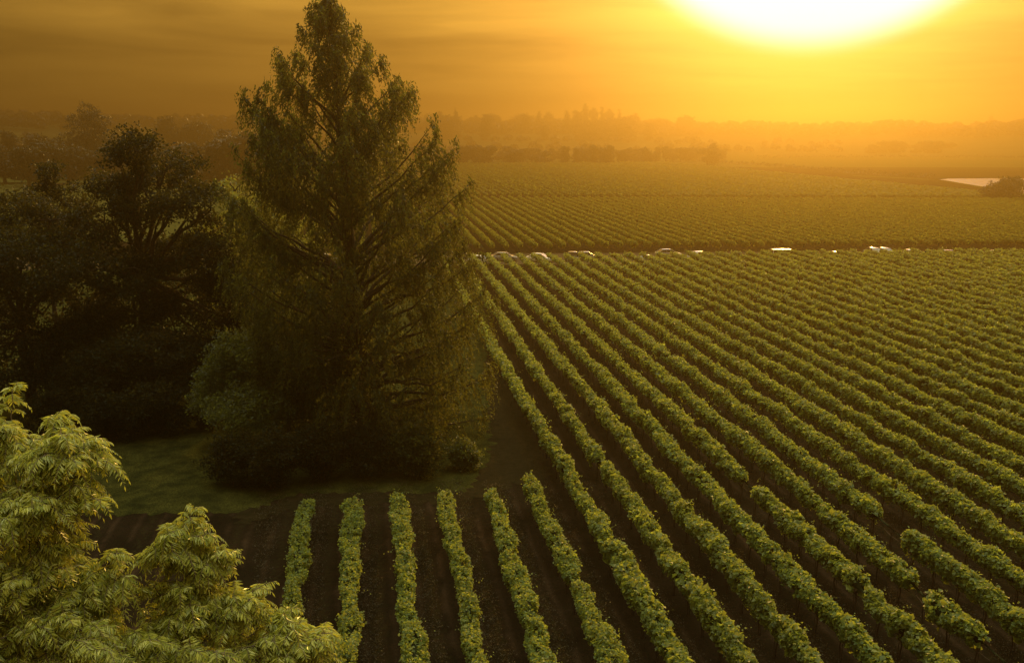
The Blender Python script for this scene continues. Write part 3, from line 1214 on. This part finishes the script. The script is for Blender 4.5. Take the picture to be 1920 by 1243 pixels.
# --- hedge of shrubs below the trees
def shrub(label, px, py, w, h, m, seed, clumps=360, size=0.09):
    b = gp(px, py)
    k = b.y / CP / F
    rng = random.Random(seed)
    lobes = []
    for q in range(7):
        a = rng.uniform(0, 6.28)
        rr = rng.uniform(0, 0.62)
        lobes.append(((math.cos(a) * rr * w * k / 2, math.sin(a) * rr * w * k / 2 * 0.8, h * k * rng.uniform(0.32, 0.62)),
                      (w * k * rng.uniform(0.2, 0.3), w * k * rng.uniform(0.2, 0.3), h * k * rng.uniform(0.32, 0.40))))
    return broadleaf('shrub', label, 'shrub', b, lobes, m, seed, clumps=clumps, per=34, spread=0.2, size=size, trunk_r=0.07, fork=0.2,
                     gap=0.08, shell=0.45, group='shrubs along the garden edge', stems=3)


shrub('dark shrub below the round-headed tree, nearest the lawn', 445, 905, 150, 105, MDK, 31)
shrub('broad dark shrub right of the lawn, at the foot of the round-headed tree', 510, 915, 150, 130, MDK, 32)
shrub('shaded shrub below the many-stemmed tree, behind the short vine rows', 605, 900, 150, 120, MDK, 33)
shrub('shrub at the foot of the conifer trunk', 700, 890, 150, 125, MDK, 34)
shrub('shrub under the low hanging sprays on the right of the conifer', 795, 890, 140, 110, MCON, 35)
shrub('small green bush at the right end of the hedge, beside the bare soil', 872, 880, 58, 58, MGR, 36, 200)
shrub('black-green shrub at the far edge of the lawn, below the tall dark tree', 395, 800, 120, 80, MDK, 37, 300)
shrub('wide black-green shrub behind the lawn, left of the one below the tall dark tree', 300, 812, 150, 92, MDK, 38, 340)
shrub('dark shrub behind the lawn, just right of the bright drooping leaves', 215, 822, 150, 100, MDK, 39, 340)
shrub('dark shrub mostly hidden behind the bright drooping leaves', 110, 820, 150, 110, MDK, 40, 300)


# ------------------------------------------------------------------ far trees and woods
def far_lobes(kind, seed):
    rng = random.Random(seed)
    out = []
    if kind == 'round':
        for q in range(9):
            a = rng.uniform(0, 6.28)
            r = rng.uniform(0.5, 3.2)
            out.append(((math.cos(a) * r, math.sin(a) * r, rng.uniform(1.5, 8.0)), (rng.uniform(1.6, 2.6),) * 2 + (rng.uniform(1.3, 2.2),)))
    elif kind == 'tall':
        for q in range(10):
            a = rng.uniform(0, 6.28)
            z = rng.uniform(1.5, 13)
            r = rng.uniform(0, 2.0) * (1.1 - z / 18)
            out.append(((math.cos(a) * r, math.sin(a) * r, z), (rng.uniform(1.2, 2.2),) * 2 + (rng.uniform(1.5, 2.4),)))
    else:
        for q in range(26):
            z = 1.5 + q * 0.62
            rad = 3.4 * (1 - z / 18.5) + 0.2
            a = q * 2.4
            r = rad * 0.5
            out.append(((math.cos(a) * r, math.sin(a) * r, z), (rad * 0.62, rad * 0.62, 0.8)))
    return out


GF = 'trees'
protos = {}


def far_tree(kind, variant, loc, scale, label, group, cat='tree'):
    key = (kind, variant)
    nm = {'round': 'round_tree', 'tall': 'tall_tree', 'spire': 'conifer_tree'}[kind]
    if key not in protos:
        protos[key] = broadleaf(nm, label, cat, loc, far_lobes(kind, variant * 7 + 1), MFAR, 70 + variant, clumps=330, per=16,
                                spread=0.42, size=0.34, trunk_r=0.3, fork=0.35 if kind != 'spire' else 0.9, gap=0.12, shell=0.4, group=group)
        protos[key].scale = scale
        return protos[key]
    rz = random.Random(hash((round(loc[0], 2), round(loc[1], 2)))).uniform(0, 6.28)
    return copy_thing(protos[key], loc, rz, scale, label, group)


rnd = random.Random(77)


def far_at(kind, variant, px, base_py, top_py, label, group, wide=1.0, cat='tree'):
    b = gp(px, base_py)
    H = hz(top_py, b.y)
    nominal = {'round': 10.0, 'tall': 15.0, 'spire': 17.8}[kind]
    s = H / nominal
    return far_tree(kind, variant, (b.x, b.y, 0), (s * wide, s * wide, s), label, group, cat)


# the big cedar in the haze on the left and its neighbours
b = gp(165, 335)
broadleaf('cedar_tree', 'broad dark cedar standing above the hazy trees on the left horizon', 'tree', b,
          lobes_px(b, b.y, [(165, 212, 24, 17), (150, 226, 26, 16), (182, 228, 26, 16), (165, 245, 44, 20), (150, 268, 50, 22), (185, 270, 48, 22),
                            (165, 295, 66, 24), (165, 318, 66, 22)], 19, 0.8), MFAR, 91, clumps=900, per=20, spread=0.7, size=0.42, trunk_r=0.5,
          fork=0.3, gap=0.1, shell=0.4)
far_at('round', 8, 326, 300, 218, 'hazy round treetop right of the cedar, left of its lighter neighbour', None)
far_at('round', 7, 372, 300, 224, 'lighter hazy round treetop between the cedar and the conifer', None)
for px, bp, tp, kd, w in [(10, 345, 262, 'round', 1.2), (55, 350, 268, 'round', 1.1), (95, 345, 258, 'round', 1.1), (130, 345, 262, 'round', 1.0),
                          (205, 345, 268, 'round', 1.1), (250, 345, 262, 'round', 1.2), (300, 345, 258, 'round', 1.2), (345, 348, 262, 'round', 1.2),
                          (395, 345, 252, 'round', 1.2), (430, 345, 248, 'round', 1.2), (470, 345, 246, 'tall', 1.2), (510, 340, 250, 'round', 1.2),
                          (560, 340, 255, 'round', 1.2), (-30, 345, 255, 'round', 1.2), (20, 320, 240, 'tall', 1.3), (80, 318, 246, 'round', 1.2),
                          (225, 318, 246, 'round', 1.2), (280, 318, 248, 'round', 1.2), (420, 318, 235, 'tall', 1.3), (455, 320, 240, 'round', 1.3)]:
    far_at(kd, rnd.randrange(3), px, bp, tp, 'hazy dark tree in the grove behind the garden trees on the left',
           'hazy grove behind the garden trees', w * rnd.uniform(.95, 1.15))
# wooded belt beyond the vineyard in the middle
for q in range(48):
    px = 790 + q * 12 + rnd.uniform(-8, 8)
    bp = rnd.choice([310, 307, 303, 299])
    tp = rnd.uniform(268, 281)
    far_at(rnd.choice(['round', 'round', 'tall']), rnd.randrange(3), px, bp, tp, 'hazy tree in the wooded belt beyond the vineyard',
           'trees of the belt beyond the vineyard', rnd.uniform(1.1, 1.6))
for q in range(40):
    px = 800 + q * 13 + rnd.uniform(-9, 9)
    far_at(rnd.choice(['round', 'tall', 'tall']), rnd.randrange(3), px, rnd.choice([274, 277, 281]), rnd.uniform(208, 232),
           'pale tree behind the wooded belt, nearly lost in the haze', 'pale trees behind the belt', rnd.uniform(0.9, 1.3))
for q, (px, tp) in enumerate([(1062, 205), (1082, 200), (1096, 193), (1112, 203), (1128, 199), (1142, 205), (1160, 207), (985, 208), (1010, 207), (1190, 213)]):
    far_at('tall' if q % 2 else 'spire', rnd.randrange(3), px, 277, tp, 'tall hazy tree rising from the middle of the wooded belt',
           'tall trees of the belt', 0.9)
far_at('spire', 3, 855, 280, 199, 'thin hazy spire tree just right of the big conifer', None, 0.7)
# pale trees below the sun glow on the right
for px, bp, tp, kd, w, lab in [(1668, 280, 228, 'spire', 1.2, 'hazy spire tree under the sun glow, left of a shorter spire'),
                               (1733, 282, 242, 'spire', 1.2, 'shorter hazy spire tree between two taller ones at right'),
                               (1853, 268, 211, 'spire', 1.1, 'hazy spire tree farthest right, above the pond')]:
    far_at(kd, 3, px, bp, tp, lab, None, w)
for q in range(16):
    px = 1640 + q * 9.5 + rnd.uniform(-5, 5)
    far_at('round', rnd.randrange(3), px, rnd.choice([284, 288, 291]), rnd.uniform(260, 270), 'low hazy tree at the foot of the spire trees',
           'low trees below the spire trees', 1.3)
for q in range(26):
    px = 1290 + q * 26 + rnd.uniform(-10, 10)
    far_at(rnd.choice(['round', 'tall']), rnd.randrange(3), px, rnd.choice([268, 271, 274]), rnd.uniform(228, 242),
           'faint tree in the misty line below the sun', 'misty tree line below the sun', rnd.uniform(1.3, 1.8))
def hedge(label, pts, h, seed):
    rng = np.random.default_rng(seed)
    C = []
    for (a, b) in zip(pts[:-1], pts[1:]):
        p, q = gp(*a), gp(*b)
        n = int((q - p).length * 0.9)
        for t in np.linspace(0, 1, n):
            w = p.lerp(q, t)
            C.append((w.x + rng.normal() * 0.5, w.y + rng.normal() * 0.5, h * rng.uniform(0.15, 0.85)))
    lv = clump_leaves(rng, np.array(C), 9, 0.6, 0.45, 0.7, 0.4, 0.7)
    o = obj('hedge', mesh_np('hedge', [lv + (0, False)]), MFAR)
    tag(o, label, 'hedge')


hedge('thin dark hedge line in the hazy meadow behind the pond', [(1420, 297), (1700, 296), (2000, 298)], 2.2, 61)
hedge('hedge along the slanting far edge of the vineyard, running to the pond', [(1290, 303), (1450, 313), (1600, 326), (1745, 335)], 1.8, 62)
hedge('faint hedge line crossing the misty meadow below the sun', [(1180, 284), (1500, 283), (1900, 285)], 2.6, 63)
# trees by the pond
b = gp(1880, 380)
broadleaf('pond_tree', 'dark bushy tree standing in front of the pond', 'tree', b,
          lobes_px(b, b.y, [(1898, 345, 22, 13), (1880, 355, 30, 14), (1862, 362, 22, 13), (1900, 365, 18, 12)], 9), MFAR, 51,
          clumps=420, per=22, spread=0.5, size=0.26, trunk_r=0.25, fork=0.35, gap=0.12)


def ridge_wood():
    """the far wood along the ridge: one mass of crowns"""
    rng = np.random.default_rng(21)
    cs, rs = [], []
    for q in range(1500):
        az = R_(rng.uniform(-50, 50))
        dist = rng.uniform(1000, 1230)
        z = hill_h(az, dist)
        r = rng.uniform(4.0, 7.5)
        cs.append((math.sin(az) * dist, math.cos(az) * dist, z + r * 0.75))
        rs.append(r)
    for q in range(260):                       # hedges and copses lower on the slope
        az = R_(rng.uniform(-50, 20))
        dist = rng.choice([800, 830, 900]) + rng.uniform(-8, 8)
        z = hill_h(az, dist)
        r = rng.uniform(2.5, 4.5)
        cs.append((math.sin(az) * dist, math.cos(az) * dist, z + r * 0.8))
        rs.append(r)
    cs, rs = np.array(cs), np.array(rs)
    per = 46
    n = len(cs) * per
    d = rand_dirs(rng, n)
    d[:, 2] = np.abs(d[:, 2]) * 1.1 - 0.25
    c = np.repeat(cs, per, 0) + d * np.repeat(rs, per)[:, None] * np.array([1, 1, 0.95])
    nr = unit(d + rng.normal(size=d.shape) * 0.4)
    u, v = frame_from_normal(rng, nr)
    s = np.repeat(rs, per) * 0.36
    o = obj('ridge_wood', mesh_np('ridge_wood', [leaf_quads(c, u * s[:, None], v * s[:, None], 0.1) + (0, False)]), MFAR)
    tag(o, 'far-off wooded ridge fading into the haze along the horizon', 'wood', None, 'stuff')


ridge_wood()


# ------------------------------------------------------------------ vehicles on the track
def paint(name, col):
    return plain_mat(name, col, 0.22, 0.5, coat=1.0, var=0.04)


MGLASS = plain_mat('car_glass', (0.02, 0.022, 0.025), 0.05, 0.6, coat=0.5)
MTYRE = plain_mat('tyre', (0.02, 0.02, 0.02), 0.85)
MRIM = plain_mat('rim', (0.5, 0.5, 0.5), 0.35, metal=0.8)
MLAMP = plain_mat('lamp_glass', (0.6, 0.58, 0.5), 0.15)
PAINTS = {'white': paint('white_paint', (0.80, 0.80, 0.78)), 'silver': paint('silver_paint', (0.26, 0.265, 0.27)),
          'grey': paint('grey_paint', (0.07, 0.072, 0.075)), 'red': paint('red_paint', (0.35, 0.03, 0.02))}


def loft(sections):
    """sections: list of rings (each list of 3D points, same count) -> verts, quads, with capped ends"""
    n = len(sections[0])
    V = [p for s in sections for p in s]
    f = []
    for i in range(len(sections) - 1):
        for j in range(n):
            k = (j + 1) % n
            f.append((i * n + j, i * n + k, (i + 1) * n + k, (i + 1) * n + j))
    return V, f, n


def car_shell(prof_top, prof_bot, halfw):
    """stations along x: (x, bottom, belt, top?)"""
    secs = []
    for (x, zt), zb in zip(prof_top, prof_bot):
        w = halfw * (1.0 if -1.8 < x < 1.8 else 0.93)
        secs.append([(x, -w * 0.94, zb), (x, -w, zb + (zt - zb) * 0.45), (x, -w * 0.95, zt - 0.04), (x, -w * 0.80, zt),
                     (x, w * 0.80, zt), (x, w * 0.95, zt - 0.04), (x, w, zb + (zt - zb) * 0.45), (x, w * 0.94, zb)])
    V, f, n = loft(secs)
    m = len(secs)
    parts = [(np.array(V), np.array(f), 0, False)]
    caps = np.array([[0, 1, 6, 7], [1, 2, 5, 6], [2, 3, 4, 5]])
    parts.append((np.array(V), np.concatenate([caps, caps[:, ::-1] + (m - 1) * n]), 0, False))
    return parts


def frustum(x0, x1, y, z0, tx0, tx1, ty, z1, nose=0.0):
    V = [(x0, -y, z0), (x1, -y, z0), (x1, y, z0), (x0, y, z0), (tx0, -ty, z1), (tx1, -ty, z1), (tx1, ty, z1), (tx0, ty, z1)]
    f = [(0, 1, 5, 4), (1, 2, 6, 5), (2, 3, 7, 6), (3, 0, 4, 7), (4, 5, 6, 7), (3, 2, 1, 0)]
    return np.array(V, float), np.array(f)


def bevel(o, w):
    md = o.modifiers.new('bevel', 'BEVEL')
    md.width = w
    md.segments = 2
    md.limit_method = 'ANGLE'
    md.angle_limit = R_(28)
    return o


def wheel_mesh(r, w):
    V, f = tube([(0, -w / 2, 0), (0, -w / 2 + .001, 0), (0, w / 2 - .001, 0), (0, w / 2, 0)], [r * .55, r, r, r * .55], 16)
    rim = tube([(0, -w / 2 + .02, 0), (0, -w / 2 + .021, 0), (0, w / 2 - .021, 0), (0, w / 2 - .02, 0)], [0.01, r * .58, r * .58, 0.01], 12)
    return (V, f), rim


def make_vehicle(kind, colour, label, loc, rz, group):
    root = thing({'car': 'parked_car', 'van': 'parked_van', 'pickup': 'pickup_truck'}[kind], label, {'car': 'car', 'van': 'van', 'pickup': 'pickup'}[kind],
                 loc, rz, group)
    P = PAINTS[colour]
    if kind == 'car':
        L, hw, wr = 2.2, 0.88, 0.32
        pt = [(-2.2, .72), (-2.1, .90), (-1.5, .98), (-.6, .97), (.8, .95), (1.6, .84), (2.1, .70), (2.2, .55)]
        cab = (-1.75, 1.15, 0.80, 0.94, -1.05, 0.30, 0.62, 1.43)
    elif kind == 'van':
        L, hw, wr = 2.5, 0.95, 0.34
        pt = [(-2.5, 1.0), (-2.45, 1.12), (-1.5, 1.15), (0, 1.15), (1.3, 1.12), (1.9, 1.02), (2.4, .86), (2.5, .62)]
        cab = (-2.42, 1.75, 0.90, 1.12, -2.25, 0.75, 0.78, 1.95)
    else:
        L, hw, wr = 2.7, 0.95, 0.38
        pt = [(-2.7, 1.0), (-2.65, 1.08), (-1.5, 1.10), (-.4, 1.10), (1.0, 1.12), (1.9, 1.05), (2.6, .92), (2.7, .7)]
        cab = (-.75, 1.25, 0.88, 1.10, -.45, 0.60, 0.70, 1.78)
    pb = [.42, .32, .26, .25, .25, .26, .32, .42]
    parts = car_shell(pt, pb, hw)
    body = bevel(obj('body', mesh_np('body', parts), P, root), 0.04)
    gV, gf = frustum(*cab)
    bevel(obj('window_band', mesh_np('window_band', [(gV, gf, 0, False)]), MGLASS, root), 0.03)
    # roof skin and pillars, slightly proud of the glass
    x0, x1, ty, z1 = cab[4], cab[5], cab[6], cab[7]
    n = 7
    secs = []
    for i in range(n):
        t = i / (n - 1)
        x = x0 - 0.06 + (x1 - x0 + 0.12) * t
        crown = 0.05 * math.sin(math.pi * t) + 0.012
        secs.append([(x, -ty - .05, z1 - .05), (x, -ty * .7, z1 + crown * .8), (x, 0, z1 + crown), (x, ty * .7, z1 + crown * .8), (x, ty + .05, z1 - .05), (x, 0, z1 - .045)])
    V, f, k = loft(secs)
    rp = [(np.array(V), np.array(f), 0, True)]
    for sy in (-1, 1):
        for xb, xt in ((cab[0], cab[4]), (cab[1], cab[5]), ((cab[0] + cab[1]) / 2 - .1, (cab[4] + cab[5]) / 2 - .05)):
            rp.append(tube([(xb, sy * cab[2], cab[3] - .02), (xt, sy * (ty + .01), z1)], [.045, .04], 5) + (0, False))
    obj('roof', mesh_np('roof', rp), P, root)
    if kind == 'pickup':
        bed, bf = frustum(-2.55, -0.95, .78, 1.085, -2.55, -0.95, .78, 1.115)
        obj('cargo_bed', mesh_np('cargo_bed', [(bed, bf, 0, False)]), PAINTS['grey'], root)
    (tv, tf), (rv, rf) = wheel_mesh(wr, .22)
    tm = mesh_np('wheel', [(tv, tf, 0, False), (rv, rf, 1, False)])
    tm.materials.append(MTYRE)
    tm.materials.append(MRIM)
    for sx in (-1, 1):
        for sy in (-1, 1):
            w = bpy.data.objects.new('wheel', tm)
            COL.objects.link(w)
            w.parent = root
            w.location = (sx * L * .62, sy * (hw - .08), wr)
    for sy in (-1, 1):
        hv, hf = frustum(L - .10, L - .01, .14, .58, L - .10, L - .03, .12, .72)
        hv[:, 1] += sy * hw * .68
        obj('headlight', mesh_np('headlight', [(hv, hf, 0, False)]), MLAMP, root)
    return root


VG = 'vehicles parked along the farm track'
td = math.degrees(math.atan2(gp(1920, 475).y - gp(900, 484).y, gp(1920, 475).x - gp(900, 484).x))
for kind, colour, px, py, rz, label in [
    ('car', 'white', 901, 479, -30, 'white car at the left end of the track, its roof beside the conifer edge'),
    ('car', 'silver', 945, 473, 0, 'silver car behind the leftmost visible car by the conifer'),
    ('car', 'white', 1012, 475, -20, 'white car with its nose turned toward the vines, third along the track'),
    ('pickup', 'silver', 1074, 472, 90, 'silver pickup seen end on, close left of a car side on'),
    ('car', 'silver', 1100, 472, 0, 'silver car side on, just right of the pickup seen end on'),
    ('car', 'grey', 1211, 478, 60, 'dark car showing only a spark of its roof between vine rows'),
    ('car', 'silver', 1253, 467, 0, 'silver car at the far side of the track, left of a slanted white car'),
    ('car', 'white', 1311, 471, 35, 'white car parked slanting, left of the long bright white van'),
    ('van', 'white', 1473, 467, 0, 'long white van shining brightest in the sun in the middle of the track'),
    ('car', 'grey', 1567, 471, 80, 'dark car right of the bright van, a single glint on its roof'),
    ('car', 'silver', 1637, 464, 90, 'silver car, left one of two parked side by side'),
    ('car', 'silver', 1657, 464, 90, 'silver car, right one of two parked side by side'),
    ('pickup', 'white', 1706, 468, 0, 'white pickup right of the two cars side by side'),
    ('car', 'red', 1781, 469, 0, 'reddish car low behind the vines, second from the right end of the track'),
    ('car', 'red', 1870, 469, 10, 'reddish car farthest right along the track'),
    ('car', 'white', 590, 475, 0, 'white car glimpsed through the left side of the conifer'),
    ('car', 'silver', 612, 476, 0, 'silver car glimpsed close to the conifer trunk'),
]:
    zr = {'car': 1.45, 'van': 1.98, 'pickup': 1.8}[kind]
    p = gp(px, py, zr)
    p.z = 0.016
    make_vehicle(kind, colour, label, p, R_(td + rz), VG)


# ------------------------------------------------------------------ far farm buildings
MROOF = plain_mat('pale_roof', (0.72, 0.70, 0.66), 0.3, 0.5, metal=0.3, var=0.1)
MWALL = plain_mat('barn_wall', (0.42, 0.38, 0.32), 0.85, var=0.2)
MDOOR = plain_mat('barn_door', (0.10, 0.08, 0.06), 0.8)


def barn(px, base_py, w, d, h, rz, label):
    p = gp(px, base_py)
    root = thing('farm_building', label, 'building', (p.x, p.y, 0), R_(rz), 'pale farm buildings in the wooded belt')
    V, f = frustum(-w / 2, w / 2, d / 2, -0.1, -w / 2, w / 2, d / 2, h)
    gab = np.array([(-w / 2, -d / 2, h), (-w / 2, d / 2, h), (-w / 2, 0, h + d * .22), (w / 2, -d / 2, h), (w / 2, d / 2, h), (w / 2, 0, h + d * .22)])
    obj('wall', mesh_np('wall', [(V, f[:4], 0, False), (gab, np.array([(0, 1, 2), (3, 5, 4)]), 0, False)]), MWALL, root)
    e, z0, z1 = 0.5, h - 0.1, h + d * .22 + .06
    rv = []
    for t in (0, 0.18):
        rv += [(-w / 2 - e, -d / 2 - e, z0 + t), (w / 2 + e, -d / 2 - e, z0 + t), (w / 2 + e, 0, z1 + t), (-w / 2 - e, 0, z1 + t), (w / 2 + e, d / 2 + e, z0 + t), (-w / 2 - e, d / 2 + e, z0 + t)]
    rf = [(6, 7, 8, 9), (9, 8, 10, 11), (0, 3, 2, 1), (3, 5, 4, 2), (0, 1, 7, 6), (5, 11, 10, 4), (0, 6, 9, 3), (3, 9, 11, 5), (1, 2, 8, 7), (2, 4, 10, 8)]
    obj('roof', mesh_np('roof', [(np.array(rv), np.array(rf), 0, False)]), MROOF, root)
    for i in range(3):
        dv, df = frustum(-w / 2 + w * (.2 + .3 * i) - 1, -w / 2 + w * (.2 + .3 * i) + 1, .03, 0, -w / 2 + w * (.2 + .3 * i) - 1, -w / 2 + w * (.2 + .3 * i) + 1, .03, h * .6)
        dv[:, 1] -= d / 2 + .02
        obj('door', mesh_np('door', [(dv, df, 0, False)]), MDOOR, root)


barn(877, 262, 22, 10, 5, 8, 'long pale-roofed farm building just right of the big conifer')
barn(977, 271, 11, 8, 5, -12, 'small bright-roofed building in the middle of the wooded belt')
barn(1024, 271, 19, 9, 4.5, 5, 'low pale building right of the small bright roof')
barn(1051, 274, 6, 6, 4, 20, 'tiny bright-roofed shed right of the low pale building')
barn(1250, 258, 26, 10, 4.5, 3, 'faint pale building in the glow at the right end of the belt')
barn(400, 265, 12, 8, 4, 10, 'little pale-roofed building in the haze left of the conifer')


# ------------------------------------------------------------------ weeds between the near rows
def weeds():
    rng = np.random.default_rng(9)
    n = 7000
    pts = []
    while len(pts) < n:
        px, py = rng.uniform(480, 1920), rng.uniform(900, 1260)
        k = (px - 685) / (0.1227 * (py - 240))
        if abs((k - 0.46) - round(k - 0.46)) < 0.22:
            continue
        if rng.uniform() > (0.9 if px < 1000 else 0.5):
            continue
        p = gp(px, py)
        pts.append((p.x, p.y, 0.06))
    c = clump_leaves(rng, np.array(pts), 7, 0.13, 0.050, 0.4, 0.6, 0.30)
    m = leaf_mat('dry_weed', (0.026, 0.026, 0.011), (0.075, 0.056, 0.024), (0.10, 0.08, 0.025), 0.3)
    o = obj('weeds', mesh_np('weeds', [c + (0, False)]), m)
    tag(o, 'sparse dry weeds on the bare soil between the near vine rows', 'weeds', None, 'stuff')


weeds()


# ------------------------------------------------------------------ the morning haze
def haze():
    me = bpy.data.meshes.new('haze')
    x0, x1, y0, y1, z0, z1 = -2650, 2650, -350, 3450, -1.5, 48
    V = [(x, y, z) for x in (x0, x1) for y in (y0, y1) for z in (z0, z1)]
    me.from_pydata(V, [], [(0, 1, 3, 2), (4, 6, 7, 5), (0, 4, 5, 1), (2, 3, 7, 6), (0, 2, 6, 4), (1, 5, 7, 3)])
    me.update()
    m, t, out = mat('haze')
    p = N(t, 'ShaderNodeVolumePrincipled')
    p.inputs['Color'].default_value = HAZE_COLOR + (1,)
    p.inputs['Density'].default_value = HAZE_DENSITY
    p.inputs['Anisotropy'].default_value = HAZE_G
    t.links.new(p.outputs[0], out.inputs['Volume'])
    o = obj('haze', me, m)
    o['kind'] = 'stuff'
    o['label'] = 'golden morning haze over the whole valley'
    o['category'] = 'haze'


haze()
print('objects', len(bpy.data.objects), 'faces', sum(len(m.polygons) for m in bpy.data.meshes))
